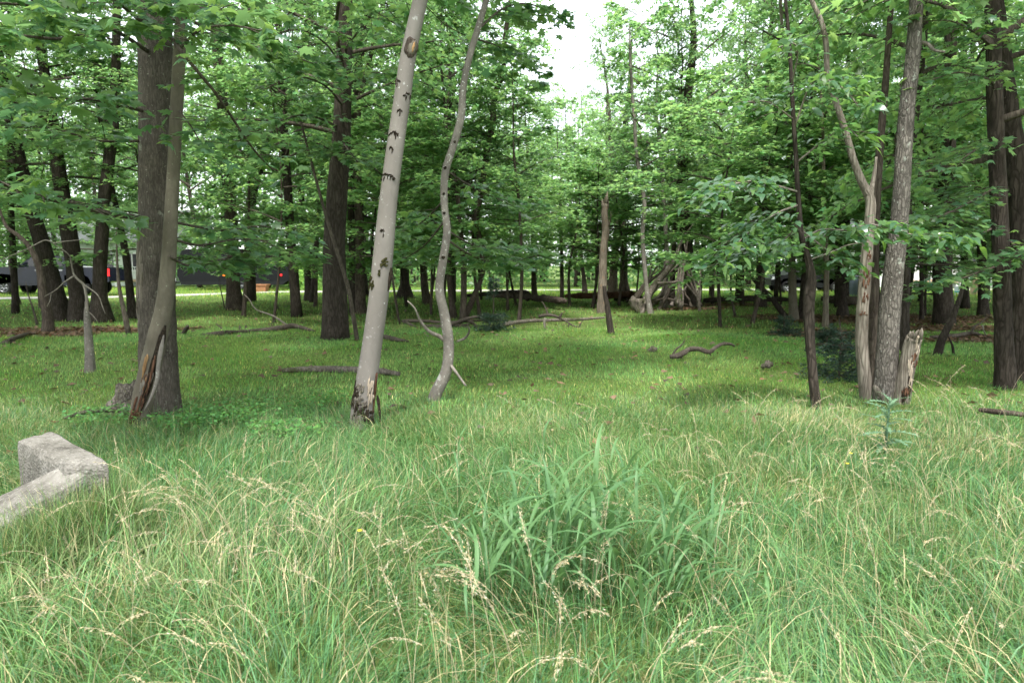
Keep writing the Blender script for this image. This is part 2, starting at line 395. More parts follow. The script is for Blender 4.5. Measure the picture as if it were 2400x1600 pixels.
CR = {
 'can1': (crown_mesh('canopy_crown', 11, 9, 3.6, 34, 10, 38, .105, 'diamond', dome), 9.0),
 'can2': (crown_mesh('canopy_crown', 12, 10, 3.2, 36, 9, 38, .105, 'diamond', tall), 10.0),
 'can3': (crown_mesh('canopy_crown', 13, 8, 4.0, 32, 10, 38, .108, 'diamond', dome), 8.0),
 'und1': (crown_mesh('understory_crown', 21, 6, 2.6, 24, 10, 36, .108, 'star', flat, (0, 22), 35, .2), 6.0),
 'und2': (crown_mesh('understory_crown', 22, 5, 2.9, 20, 10, 38, .11, 'star', flat, (0, 18), 30, .22), 5.0),
 'und3': (crown_mesh('understory_crown', 23, 7, 2.3, 28, 9, 40, .10, 'diamond', tall, (5, 30), 30, .15), 7.0),
 'thin': (crown_mesh('thin_crown', 31, 5, 1.6, 18, 8, 24, .105, 'star', flat, (5, 30), 30, .15), 5.0),
}

# ------------------------------------------------------------------ trees
def bark_disp(seed, amp, kx, kz, flare=0.0, lobes=5, fh=.3, fr=True):
    def f(th, s):
        x, y = np.cos(th) * kx, np.sin(th) * kx
        n = fbm(x + 50, y + 50, s * kz, seed, 3) - .5
        r = 1 - 2 * np.abs(vn(x * 1.8 + 9, y * 1.8 + 9, s * kz * .7, seed + 5) - .5)
        d = amp * (n + (.8 * (r - .5) if fr else 0))
        if flare:
            e = np.exp(-np.maximum(s - .3, 0) / fh)
            d = d + e * flare * (.6 + .5 * np.cos(th * lobes + seed) + .4 * np.cos(th * 2 + seed * 2))
        return d
    return f
def trunk_path(px, H, Y=None, drift=0.0, n=None, seed=0):
    """pixel outline (u, v, width) of a stem standing at the ground point of its first entry"""
    g = G(px[0][0], px[0][1]) if Y is None else A(px[0][0], px[0][1], Y); Y = g[1]
    P, R = [], []
    for k, (u, v, wd) in enumerate(px):
        p = A(u, v, Y + drift * max(0, k)); P.append(p); R.append(wd / 2 / FPX * proj(p)[2][0])
    base = P[0].copy(); base[2] = float(hgt(base[0], base[1])); P[0][2] = min(P[0][2], base[2])
    P.insert(0, P[0] - np.array([0, 0, .30])); R.insert(0, R[0] * 1.05)
    if P[-1][2] < H:
        d = P[-1] - P[-2]; d = d / max(d[2], .2); d[:2] = np.clip(d[:2], -.35, .35)
        rng = np.random.default_rng(seed); z0 = P[-1][2]; last = P[-1].copy(); r0 = R[-1]; kx = rng.normal(0, .12, (3, 2))
        for q in range(3):
            f = (q + 1) / 3; pt = last + d * (H - z0) * f * .9; pt[2] = z0 + (H - z0) * f; pt[:2] += kx[q] * (H - z0) * .12
            P.append(pt); R.append(max(r0 * (1 - .85 * f), .012))
    Q = np.c_[np.array(P), np.array(R)]
    if n is None: n = int(np.clip(len(Q) * 5, 14, 30))
    Q = spline(Q, n); return base, Q[:, :3], np.maximum(Q[:, 3], .008)
NTREE = [0]
def at_h(P, z):
    i = int(np.clip(np.searchsorted(P[:, 2], z), 1, len(P) - 1)); a = (z - P[i - 1, 2]) / max(P[i, 2] - P[i - 1, 2], 1e-6)
    return P[i - 1] + (P[i] - P[i - 1]) * np.clip(a, 0, 1), unit(P[min(i + 1, len(P) - 1)] - P[i - 1])
def add_crown(tr, P, key, hb, H, sxy, seed, name='crown'):
    me, Hp = CR[key]; p, d = at_h(P, hb)
    o = bpy.data.objects.new(name, me); C.objects.link(o); o.parent = tr; o.location = p - np.array(tr.location)
    o.scale = (sxy, sxy, (H - hb + .3) / Hp)
    from mathutils import Vector, Euler
    q = Vector((0, 0, 1)).rotation_difference(Vector((d[0] * .7, d[1] * .7, d[2]))).to_euler()
    rz = (seed * 2.4) % 6.28; o.rotation_euler = (Vector((0, 0, 1)).rotation_difference(Vector((d[0] * .7, d[1] * .7, d[2]))) @ Euler((0, 0, rz)).to_quaternion()).to_euler()
    return o
def tree(label, px, mat, H, crown=None, hb=3.0, sxy=1.0, name='tree', cat='tree', seg=None, amp=None, flare=.25, group=None, n=None, Y=None, drift=0., kz=3., kx=4.):
    NTREE[0] += 1; sd_ = NTREE[0]
    base, P, R = trunk_path(px, H, Y, drift, n, sd_)
    tr = thing(name, base, label, cat, group)
    near = base[1] < 11
    b = MB(); ns = seg or (40 if near else 14)
    if near and n is None:
        Q = spline(np.c_[P, R], 110); P2, R2 = Q[:, :3], Q[:, 3]
    else: P2, R2 = P, R
    b.tube(P2, R2, ns, 0, disp=bark_disp(sd_, (.16 if amp is None else amp), kx, kz, flare))
    b.obj('trunk', M[mat], tr)
    if crown: add_crown(tr, P, crown, hb, H, sxy, sd_)
    return tr, P, R
from mathutils import Matrix
LEAFOBJ = {}
def leaf_protos(shape, mat):
    k = (shape, mat)
    if k not in LEAFOBJ:
        r = []
        for v, cl in enumerate(((1, 1, 1), (1.2, 1.12, .85), (.82, .9, 1.0), (1.35, 1.2, .8))):
            T, F = SH[shape]; T = T.copy(); T[:, 2] = T[:, 2] * (1 + .8 * v) + .06 * np.sin(T[:, 0] * 5 + v) * (v > 0); T[:, 0] *= 1 - .06 * v
            r.append(MB().add(T, F, 0, cl).mesh('leaf', M[mat]))
        LEAFOBJ[k] = r
    return LEAFOBJ[k]
def branch_px(pts, n=14):
    return spline(np.array([A(u, v, Y) for u, v, Y in pts]), n)
class Foliage:
    """boughs of one tree: limbs as parts, its largest leaves as parts, the rest as one part"""
    def __init__(s, tr, shape, mat, seed, size, bmat='twig'):
        s.tr, s.shape, s.mat, s.size, s.bmat = tr, shape, mat, size, bmat; s.rng = np.random.default_rng(seed); s.P, s.D, s.N = [], [], []; s.T = MB()
    def bough(s, path, r0, r1, nb=10, blen=.5, nleaf=10, droop=.25, first=.2, leafy=True, mat=None, jit=.05):
        s.lb = MB().tube(path, np.linspace(r0, r1, len(path)), 8, 0, disp=bark_disp(3, .18, 2, 9)); s.lb.obj('limb', M[mat or s.bmat], s.tr)
        if leafy:
            tw, p, d, n = sprays(s.rng, path, nb, blen, nleaf, droop, first=first, jit=jit)
            for q in tw: s.T.tube(q, np.linspace(max(.0035, r1 * .8), .0015, 4), 4, 0, cap=False)
            s.P.append(p); s.D.append(d); s.N.append(n)
    def finish(s, nobj=250):
        if s.T.n: tag(s.T.obj('twigs', M['twig'], s.tr), kind='stuff')
        P, D, N = np.concatenate(s.P), np.concatenate(s.D), np.concatenate(s.N); n = len(P)
        sz = s.size * s.rng.uniform(.65, 1.2, n)
        u, v, f = proj(P); inside = (u > -30) & (u < 2430) & (v > -30) & (v < 1630) & (P[:, 1] > .3)
        score = np.where(inside, sz / f * np.abs(unit(N)[:, 2] * .4 + .6), 0); order = np.argsort(-score)
        big, rest = order[:nobj], order[nobj:]; big = big[score[big] > 0]
        pr = leaf_protos(s.shape, s.mat); L = np.array(s.tr.location)
        d = unit(D); x = unit(np.cross(d, N)); z = np.cross(x, d)
        for j, i in enumerate(big):
            o = bpy.data.objects.new('leaf', pr[int(s.rng.integers(0, 4))]); C.objects.link(o); o.parent = s.tr
            mt = np.eye(4); mt[:3, 0] = x[i] * sz[i]; mt[:3, 1] = d[i] * sz[i]; mt[:3, 2] = z[i] * sz[i]; mt[:3, 3] = P[i] - L
            o.matrix_basis = Matrix(mt.tolist())
        if len(rest):
            V, F, k = leaf_geo(s.shape, P[rest], D[rest], N[rest], sz[rest])
            tag(MB().add(V, F, 0, leaf_cols(s.rng, len(rest), k, .8, 1.25)).obj('foliage', M[s.mat], s.tr), kind='stuff')

def axis_at(P, R, v):
    """stem axis, radius where the stem crosses picture row v"""
    uu, vv, ff = proj(P); o_ = np.argsort(vv); i = np.interp(v, vv[o_], o_)
    a = int(np.clip(np.floor(i), 0, len(P) - 2)); f = i - a
    return P[a] * (1 - f) + P[a + 1] * f, R[a] * (1 - f) + R[a + 1] * f, unit(P[a + 1] - P[a])
def patch(tr, P, R, u, v, wpx, hpx, mat, name, h=.012, seed=1, irr=.35, smooth=True, lift=.004, taper=0, mb=None):
    """a low irregular scab lying on the bark"""
    c, r, d = axis_at(P, R, v); f = proj(c)[2][0]; uc = proj(c)[0][0]
    ph0 = math.asin(np.clip((u - uc) / (r / f * FPX), -.95, .95)); hw = wpx / 2 / FPX * f / r; hh = hpx / 2 / FPX * f
    small = wpx < 12 and hpx < 20; nr, na = (4, 12) if small else (7, 26)
    q = np.linspace(0, 1, nr + 1)[:, None]; t = np.linspace(0, 2 * pi, na, endpoint=False)[None]
    w_ = 1 + irr * (2 * fbm(np.cos(t) * 1.3 + 7, np.sin(t) * 1.3 + 7, seed * 3.1, seed) - 1)
    zz = np.sin(t) * q * hh * w_; ph = ph0 + np.cos(t) * q * hw * w_ * (1 - taper * zz / hh)
    e = h * (1 - q ** 3) * (.5 + fbm(np.cos(t) * q * 3 + 5, np.sin(t) * q * 3 + 5, 0, seed + 9)) + np.where(q < .99, lift, -.012)
    V = (c + zz[..., None] * d + ((r * 1.05 + e)[..., None]) * np.stack([np.sin(ph), -np.cos(ph), 0 * ph], -1)).reshape(-1, 3)
    a_, k_ = np.meshgrid(np.arange(nr), np.arange(na), indexing='ij'); n_ = (k_ + 1) % na
    F = np.stack([a_ * na + k_, a_ * na + n_, (a_ + 1) * na + n_, (a_ + 1) * na + k_], -1).reshape(-1, 4)
    if mb is not None: mb.add(V, np.array(F)); return mb
    return MB().add(V, np.array(F)).obj(name, M[mat], tr, smooth)

def rough_patch(tr, P, R, u, v, wpx, hpx, mat, name, seed, n=12, h=.005):
    """a ragged area of torn flakes, one part"""
    mb = MB(); rg = np.random.default_rng(seed)
    for k in range(n):
        a_, r_ = rg.uniform(0, 2 * pi), sqrt(rg.random())
        patch(tr, P, R, u + cos(a_) * r_ * wpx / 2, v + sin(a_) * r_ * hpx / 2, wpx * rg.uniform(.18, .4), hpx * rg.uniform(.2, .6), mat, '', h, seed * 31 + k, 1.2, lift=.001, mb=mb)
    return mb.obj(name, M[mat], tr)

# --- the near trees, each measured ------------------------------------------------------------
# big rough trunk at the left
t1, P1, R1 = tree('thick rough grey-brown tree at left behind the split leaning trunk', [(374, 968, 94), (372, 900, 82), (368, 700, 77), (367, 450, 74), (366, 150, 72), (364, 0, 68)],
                  'bark_trunk', 15, 'can1', 5.6, 1.4, amp=.15, flare=.12, kz=5, kx=6)
rough_patch(t1, P1, R1, 341, 655, 26, 140, 'dead_wood', 'bare_wood', 4, 24, .012)
fo = Foliage(t1, 'maple', 'leaf_maple', 41, .125)
fo.bough(branch_px([(330, 512, 7.2), (255, 500, 6.4), (190, 484, 5.8), (100, 462, 5.3), (0, 428, 4.8), (-90, 400, 4.4)]), .03, .010, 16, .62, 12)
fo.bough(branch_px([(340, 262, 7.2), (240, 236, 6.3), (140, 230, 5.6), (40, 215, 5.0), (-60, 190, 4.5)]), .018, .006, 14, .65, 13)
fo.bough(branch_px([(345, 120, 7.1), (260, 70, 6.0), (170, 90, 5.2), (80, 88, 4.6), (-40, 70, 4.2)]), .02, .007, 15, .6, 13)
fo.bough(branch_px([(345, 60, 7.2), (200, -40, 5.6), (80, 10, 4.9), (-60, 0, 4.4)]), .02, .007, 15, .6, 13)
fo.bough(branch_px([(350, 330, 7.3), (230, 330, 6.7), (120, 300, 6.2), (10, 300, 5.8)]), .014, .005, 12, .6, 12)
fo.bough(branch_px([(390, 60, 7.2), (450, 20, 6.2), (520, 30, 5.6), (600, 20, 5.2)]), .02, .007, 12, .5, 12)
fo.finish(300)

# split leaning trunk in front of it
t2, P2, R2 = tree('slim leaning grey-green tree split open to red rotten wood at its foot', [(326, 996, 44), (338, 930, 46), (358, 830, 44), (380, 750, 39), (392, 650, 34), (404, 450, 28), (419, 150, 27), (427, 0, 25)],
                  'bark_olive', 11, 'und2', 4.8, 1.25, amp=.12, flare=.0, kz=4)
def strip(tr, pts, wd, mat, name, Y, th=.5, lift=0., n=16, tip=.25):
    P = spline(np.array([A(u, v, Y - lift) for u, v in pts]), n)
    Rr = wd / 2 / FPX * Y * np.interp(np.linspace(0, 1, n), [0, .15, .6, 1], [tip, 1, .9, tip])
    V, F = tube(P, Rr, 12, bark_disp(len(name) + int(wd), .3, 2, 14)); V[:, 1] = (V[:, 1] - P[:, 1].mean()) * th + P[:, 1].mean()
    return MB().add(V, F).obj(name, M[mat], tr)
Yt = P2[1][1]
strip(t2, [(388, 762), (372, 820), (356, 870), (345, 920), (330, 962)], 17, 'scar', 'cleft', Yt, .55, .085)
strip(t2, [(346, 830), (341, 848), (336, 872), (334, 885)], 8, 'rot_orange', 'splinter', Yt, .6, .105)
strip(t2, [(338, 885), (333, 910), (327, 940), (320, 962)], 11, 'dead_wood', 'splinter', Yt, .6, .09)
strip(t2, [(364, 832), (358, 862), (351, 892), (343, 925)], 6, 'rot_red', 'splinter', Yt, .6, .105)
strip(t2, [(326, 955), (318, 972), (312, 992), (309, 1010)], 26, 'rot_red', 'rotten_wood', Yt, .7, .07, tip=.5)
strip(t2, [(384, 785), (372, 850), (368, 890), (352, 935), (338, 962)], 10, 'bark_slim', 'bark_lip', Yt, .7, .10)
rg = np.random.default_rng(17)
for k in range(26):
    a_ = rg.random(); u0, v0 = 372 - 44 * a_ + rg.normal(0, 6), 815 + 125 * a_; L_ = rg.uniform(25, 70)
    strip(t2, [(u0, v0), (u0 - L_ * .16 + rg.normal(0, 1.5), v0 + L_ * .5), (u0 - L_ * .34 + rg.normal(0, 2), v0 + L_)], rg.uniform(2.5, 6), ('rot_red', 'dead_wood', 'rot_orange', 'scar', 'rot_red')[k % 5], 'wood_fibre', Yt, .8, .085 + .02 * rg.random())
fo = Foliage(t2, 'maple', 'leaf_maple', 42, .12)
fo.bough(branch_px([(398, 600, 6.6), (440, 622, 6.9), (500, 612, 7.2), (560, 600, 7.6)]), .012, .005, 9, .45, 12, .3)
fo.bough(branch_px([(404, 560, 6.7), (470, 575, 7.2), (560, 560, 7.7), (650, 570, 8.2), (720, 600, 8.6)]), .014, .005, 13, .55, 14, .35)
fo.bough(branch_px([(404, 520, 6.7), (520, 540, 7.6), (620, 530, 8.4), (700, 560, 9.0)]), .014, .005, 12, .5, 12, .3)
fo.bough(branch_px([(344, -40, 6.9), (372, 35, 6.2), (398, 85, 5.8), (440, 140, 5.6), (510, 225, 5.9), (590, 345, 6.6), (640, 400, 7.2)]), .024, .006, 16, .5, 9, .25, .1)
fo.bough(branch_px([(425, 110, 6.7), (470, 70, 5.6), (540, 60, 5.0), (600, 70, 4.7)]), .014, .005, 11, .42, 11)
fo.bough(branch_px([(420, 260, 6.7), (450, 300, 6.2), (480, 350, 6.0), (500, 370, 5.9)]), .01, .004, 7, .35, 8)
fo.bough(branch_px([(430, 40, 6.7), (560, 100, 7.0), (680, 130, 7.4), (760, 160, 7.8)]), .016, .005, 13, .6, 13)
fo.finish(260)
# mossy burl beside them
b = MB(); c = G(288, 968); c[2] = hgt(c[0], c[1])
th, ph = np.meshgrid(np.linspace(0, 2 * pi, 40, endpoint=False), np.linspace(0.02, pi * .6, 22))
rr = .19 * (1 + .9 * (fbm(np.cos(th) * np.sin(ph) * 3 + 4, np.sin(th) * np.sin(ph) * 3 + 4, np.cos(ph) * 3, 8, 4) - .5))
V = np.stack([c[0] + .04 + rr * np.sin(ph) * np.cos(th) * 1.15 + .16 * np.cos(ph).clip(0), c[1] + rr * np.sin(ph) * np.sin(th), c[2] + rr * np.cos(ph) * 2.0 - .02], -1).reshape(-1, 3)
i = (np.arange(21)[:, None] * 40 + np.arange(40)[None]); j = np.arange(21)[:, None] * 40 + (np.arange(40)[None] + 1) % 40
b.add(V, np.stack([i, j, j + 40, i + 40], -1).reshape(-1, 4))
tag(b.obj('mossy_stump', M['burl']), 'lumpy mossy stump against the foot of the split leaning tree', 'stump')

# main smooth grey trunk
mm, PM, RM = tree('smooth pale grey leaning tree with dark branch scars, nearest the centre',
    [(846, 1006, 58), (851, 950, 53), (866, 850, 47), (881, 750, 46), (890, 665, 44), (895, 630, 47), (909, 480, 42), (930, 319, 40), (954, 159, 38), (985, 0, 34)],
    'bark_smooth', 14, 'can2', 8.5, .6, amp=.035, flare=.0, kz=2.2, kx=2)
for u, v, a, sd_ in ((931, 190, 9, 3), (957, 224, 8, 4), (925, 313, 10, 5), (911, 410, 15, 6), (940, 262, 5, 7), (921, 350, 4, 8), (900, 540, 4, 9)):
    mb = MB(); rg = np.random.default_rng(sd_)                     # folded bark over a healed branch: an arched row of small ridges with drips
    for k in np.linspace(-1, 1, 7):
        patch(mm, PM, RM, u + k * a, v + 7 * k * k * a / 10 + rg.normal(0, 1.2), a * .55, rg.uniform(4, 8), 'scar', '', .004, sd_ * 7 + int(k * 3) + 9, 1.0, lift=.001, mb=mb)
    for q in range(int(a // 3)): patch(mm, PM, RM, u + rg.uniform(-.7, .7) * a, v + rg.uniform(4, 14), rg.uniform(2, 4), rg.uniform(6, 16), 'scar', '', .003, sd_ * 5 + q, 1.0, lift=.001, mb=mb)
    mb.obj('branch_scar', M['scar'], mm)
patch(mm, PM, RM, 967, 116, 34, 54, 'bark_brown', 'healed_wound_rim', .012, 11, .6)
patch(mm, PM, RM, 968, 118, 20, 42, 'dead_wood', 'healed_wound', .010, 12, .4, lift=.010)
patch(mm, PM, RM, 969, 117, 7, 26, 'rot_orange', 'healed_wound_core', .008, 13, .4, lift=.016)
mb = MB(); rg = np.random.default_rng(71)
for k in range(26):
    a_ = rg.uniform(-1, 1); patch(mm, PM, RM, 905 + a_ * 13, 606 + 30 * abs(a_) ** 1.3 + rg.uniform(-3, 12), rg.uniform(4, 9), rg.uniform(4, 11), 'moss', '', .006, 100 + k, 1.0, lift=.002, mb=mb)
mb.obj('moss_patch', M['moss'], mm)
patch(mm, PM, RM, 917, 652, 12, 60, 'scar', 'bark_crack', .012, 15, .5)
mb = MB()
for k in range(14): patch(mm, PM, RM, 870 + rg.uniform(-4, 10), 645 + rg.uniform(0, 34), rg.uniform(3, 7), rg.uniform(5, 12), 'moss', '', .006, 140 + k, 1.0, lift=.002, mb=mb)
mb.obj('moss_patch', M['moss'], mm)
rough_patch(mm, PM, RM, 872, 912, 12, 64, 'fresh_wood', 'bare_wood', 17, 16)
rough_patch(mm, PM, RM, 883, 930, 9, 100, 'rot_red', 'bark_crack', 18, 18)
for u, v, a, h_, sd_ in ((850, 908, 16, 24, 21), (838, 930, 14, 50, 22), (848, 940, 26, 26, 23), (862, 960, 30, 22, 24), (845, 975, 26, 24, 25), (870, 985, 20, 26, 26)):
    rough_patch(mm, PM, RM, u, v, a * 1.2, h_ * 1.2, 'burl' if sd_ % 2 else 'scar', 'mossy_scab', sd_, 14, .008)
strip(mm, [(884, 925), (888, 950), (890, 968), (891, 988)], 7, 'scar', 'hanging_bark', PM[1][1], .5, .12, tip=.3)

# slim wavy tree right of it
nn, PN, RN = tree('slim wavy pale tree with a dead side branch, right of the leaning trunk',
    [(1016, 940, 30), (1030, 905, 28), (1046, 870, 26), (1051, 833, 25), (1050, 775, 24), (1036, 718, 22), (1030, 672, 20), (1038, 611, 19), (1048, 557, 18), (1043, 507, 17), (1041, 460, 17),
     (1046, 383, 18), (1062, 344, 17), (1080, 281, 18), (1081, 239, 16), (1094, 159, 15), (1113, 89, 15), (1140, 0, 14)], 'bark_slim', 9, 'thin', 5.4, 1.2, amp=.09, flare=.0, kz=4, kx=2)
b = MB(); b.tube(branch_px([(1046, 800, PN[1][1]), (1030, 788, 7.9), (1005, 776, 7.8), (985, 752, 7.7), (972, 722, 7.6), (955, 705, 7.6)]), np.linspace(.028, .006, 14), 8); b.obj('dead_branch', M['twig_pale'], nn)
b = MB(); b.tube(branch_px([(1056, 855, 7.9), (1066, 868, 7.8), (1078, 885, 7.8), (1092, 904, 7.8)]), np.linspace(.02, .012, 14), 8); b.obj('root_spur', M['twig_pale'], nn)
for u, v, w_, h_, sd_ in ((1040, 603, 10, 10, 31), (1042, 500, 8, 8, 32), (1044, 395, 8, 9, 33), (1092, 140, 8, 7, 34), (1066, 335, 7, 8, 35), (1041, 455, 7, 7, 36)):
    patch(nn, PN, RN, u, v, w_, h_, 'scar', 'branch_scar', .006, sd_, .5)

fo = Foliage(nn, 'maple', 'leaf_maple', 45, .12)
fo.bough(branch_px([(1046, 560, 8.0), (1090, 590, 8.8), (1140, 612, 9.6), (1200, 612, 10.2), (1270, 596, 10.8)]), .014, .005, 18, .6, 14, .2)
fo.bough(branch_px([(1048, 540, 8.0), (1110, 575, 9.2), (1180, 590, 10.2), (1240, 580, 11)]), .013, .005, 16, .6, 14, .2)
fo.bough(branch_px([(1040, 520, 8.0), (1000, 570, 8.8), (960, 600, 9.6), (930, 610, 10.2)]), .012, .005, 14, .55, 13, .2)
fo.bough(branch_px([(1040, 470, 8.0), (990, 520, 9.2), (940, 545, 10.2)]), .012, .005, 12, .55, 13, .2)
fo.bough(branch_px([(1120, 70, 8.0), (1180, 20, 8.6), (1240, 10, 9.0), (1310, 40, 9.4)]), .014, .005, 13, .5, 12, .35)
fo.bough(branch_px([(1112, 90, 8.0), (1170, 110, 9.0), (1215, 140, 9.6), (1250, 180, 10)]), .012, .005, 11, .5, 11, .3)
fo.bough(branch_px([(1046, 400, 8.0), (1110, 440, 9.4), (1180, 470, 10.6), (1260, 480, 11.4)]), .013, .005, 15, .6, 13, .2)
fo.finish(200)

# right-hand group
s1, PS1, RS1 = tree('dead pale barkless stem forking left high up, leftmost of the right cluster',
    [(2032, 940, 32), (2026, 880, 28), (2019, 794, 27), (2025, 680, 26), (2033, 584, 25), (2040, 488, 22), (2036, 449, 20), (2012, 414, 17), (1994, 351, 15), (1975, 287, 14), (1956, 230, 13), (1940, 178, 12), (1937, 112, 12), (1924, 48, 11), (1902, 0, 10)],
    'dead_wood', 7, None, amp=.14, flare=.0, kz=6)
b = MB(); b.tube(branch_px([(2038, 462, PS1[1][1]), (2046, 425, 8), (2051, 392, 8), (2054, 368, 8)]), np.linspace(.035, .012, 14), 10, disp=bark_disp(5, .3, 2, 8)); b.obj('broken_fork', M['dead_wood'], s1)
for u, v, w_, h_, sd_ in ((2024, 655, 14, 40, 3), (2022, 700, 12, 26, 4), (2018, 735, 14, 10, 5), (2030, 600, 8, 22, 6)):
    rough_patch(s1, PS1, RS1, u, v, w_, h_, 'rot_red', 'rotten_patch', sd_)
s2, _, _ = tree('narrow dark mossy stem squeezed between pale dead stem and big right trunk', [(2048, 925, 30), (2046, 860, 24), (2044, 780, 22), (2047, 680, 21), (2050, 560, 20), (2058, 400, 17), (2075, 200, 14), (2085, 60, 12)], 'bark_brown', 8, 'und1', 5.2, .45, amp=.2, flare=.0, Y=8.4)
s3, PS3, RS3 = tree('tall rough grey trunk with lichen, thickest of the right cluster',
    [(2078, 945, 62), (2076, 900, 50), (2080, 820, 46), (2086, 720, 45), (2096, 620, 42), (2108, 520, 37), (2116, 400, 35), (2122, 287, 34), (2131, 207, 32), (2140, 128, 31), (2148, 0, 29)], 'bark_grey', 13, 'can2', 8.5, .5, amp=.13, flare=.05, kz=7, kx=6)
b = MB(); b.tube(branch_px([(2142, 100, 8.0), (2170, 102, 7.9), (2190, 118, 7.8), (2215, 122, 7.7)]), np.linspace(.025, .01, 14), 8, disp=bark_disp(4, .2, 2, 9)); b.obj('dead_limb', M['twig_pale'], s3)
strip(s3, [(2048, 903), (2056, 915), (2068, 930), (2076, 952)], 13, 'dead_wood', 'root_prong', PS3[1][1], .8, .14, tip=.6)
# broken leaning stump
def stump():
    base = G(2108, 948); st = thing('broken_stump', (base[0], base[1], hgt(base[0], base[1])), 'waist-high broken stump leaning right, peeled to reddish wood', 'stump')
    P, R = [], []
    for u, v, w_ in ((2106, 965, 42), (2110, 935, 40), (2119, 890, 36), (2130, 840, 34), (2138, 806, 33), (2144, 790, 31)):
        p = A(u, v, base[1] - .03 * len(P)); P.append(p); R.append(w_ / 2 / FPX * base[1])
    Q = spline(np.c_[np.array(P), R], 40); PP, RR = Q[:, :3], Q[:, 3]
    MB().tube(PP, RR, 36, disp=bark_disp(77, .22, 4, 6)).obj('trunk', M['dead_wood'], st)
    rng = np.random.default_rng(5)
    for k in range(9):                                              # jagged crown of splinters
        a = 2 * pi * k / 9; p = PP[-1] + RR[-1] * .75 * np.array([cos(a), sin(a), 0]); d = unit(PP[-1] - PP[-8])
        L = rng.uniform(.04, .13); MB().tube(np.array([p - d * .05, p + d * L * .6, p + d * L + rng.normal(0, .008, 3)]), [.03, .018, .003], 6).obj('splinter', M['dead_wood'], st)
    for u, v, w_, h_, sd_, mt in ((2133, 842, 18, 28, 2, 'rot_red'), (2116, 912, 20, 26, 3, 'rot_red'), (2122, 872, 10, 60, 4, 'fresh_wood'), (2141, 810, 8, 44, 5, 'fresh_wood'), (2120, 905, 6, 50, 6, 'scar'), (2108, 930, 10, 40, 7, 'scar')):
        rough_patch(st, PP, RR, u, v, w_, h_, mt, 'rotten_patch' if mt == 'rot_red' else ('bare_wood' if mt == 'fresh_wood' else 'bark_crack'), sd_ + 40, 14, .007)
stump()
# dark crooked stem left of the cluster
rr_, PR, RR_ = tree('dark crooked furrowed stem with leafy oval sprays, standing forward right of centre',
    [(1914, 962, 23), (1909, 920, 21), (1903, 852, 20), (1897, 770, 22), (1897, 690, 24), (1902, 640, 20), (1892, 600, 14), (1880, 560, 12), (1872, 480, 11), (1866, 380, 10), (1858, 250, 9), (1850, 100, 8)], 'bark_dark', 6, None, amp=.22, flare=.0, kz=5)
Yr = PR[1][1]
fo = Foliage(rr_, 'oval', 'leaf_birch', 43, .115, 'twig_pale')
fo.bough(branch_px([(1880, 562, Yr), (1925, 538, 7.5), (1985, 540, 7.2), (2040, 525, 7.0), (2110, 545, 6.8), (2190, 555, 6.6), (2240, 560, 6.5)]), .012, .004, 22, .36, 13, .35)
fo.bough(branch_px([(1872, 480, Yr), (1820, 500, 7.3), (1760, 540, 7.0), (1715, 585, 6.8), (1690, 620, 6.7)]), .011, .004, 20, .45, 13, .4)
fo.bough(branch_px([(1872, 450, Yr), (1800, 430, 7.2), (1750, 425, 6.9), (1700, 440, 6.7), (1655, 470, 6.5)]), .011, .004, 22, .5, 13, .4)
fo.bough(branch_px([(1868, 380, Yr), (1930, 330, 7.3), (1980, 300, 7.0), (2010, 320, 6.8)]), .010, .004, 8, .3, 8, .4)
fo.bough(branch_px([(1862, 300, Yr), (1900, 200, 7.2), (1945, 190, 6.9), (1990, 220, 6.6), (2010, 250, 6.5)]), .011, .004, 15, .38, 13, .45)
fo.bough(branch_px([(1860, 280, Yr), (1800, 240, 7.2), (1740, 240, 6.9)]), .010, .004, 8, .35, 8, .4)
fo.bough(branch_px([(1855, 200, Yr), (1870, 120, 7.1), (1850, 100, 6.8), (1830, 110, 6.5)]), .010, .004, 7, .3, 8, .4)
fo.bough(branch_px([(1895, 610, Yr), (1950, 590, 7.7), (1985, 575, 7.6), (2045, 565, 7.5)]), .008, .003, 3, .1, 2, .1)
fo.bough(branch_px([(1876, 520, Yr), (1840, 560, 7.6), (1800, 585, 7.4), (1770, 590, 7.2)]), .009, .003, 14, .42, 13, .4)
fo.bough(branch_px([(1880, 540, Yr), (1930, 580, 7.4), (1965, 610, 7.2), (1990, 640, 7.1)]), .009, .003, 7, .3, 9, .4)
fo.finish(260)

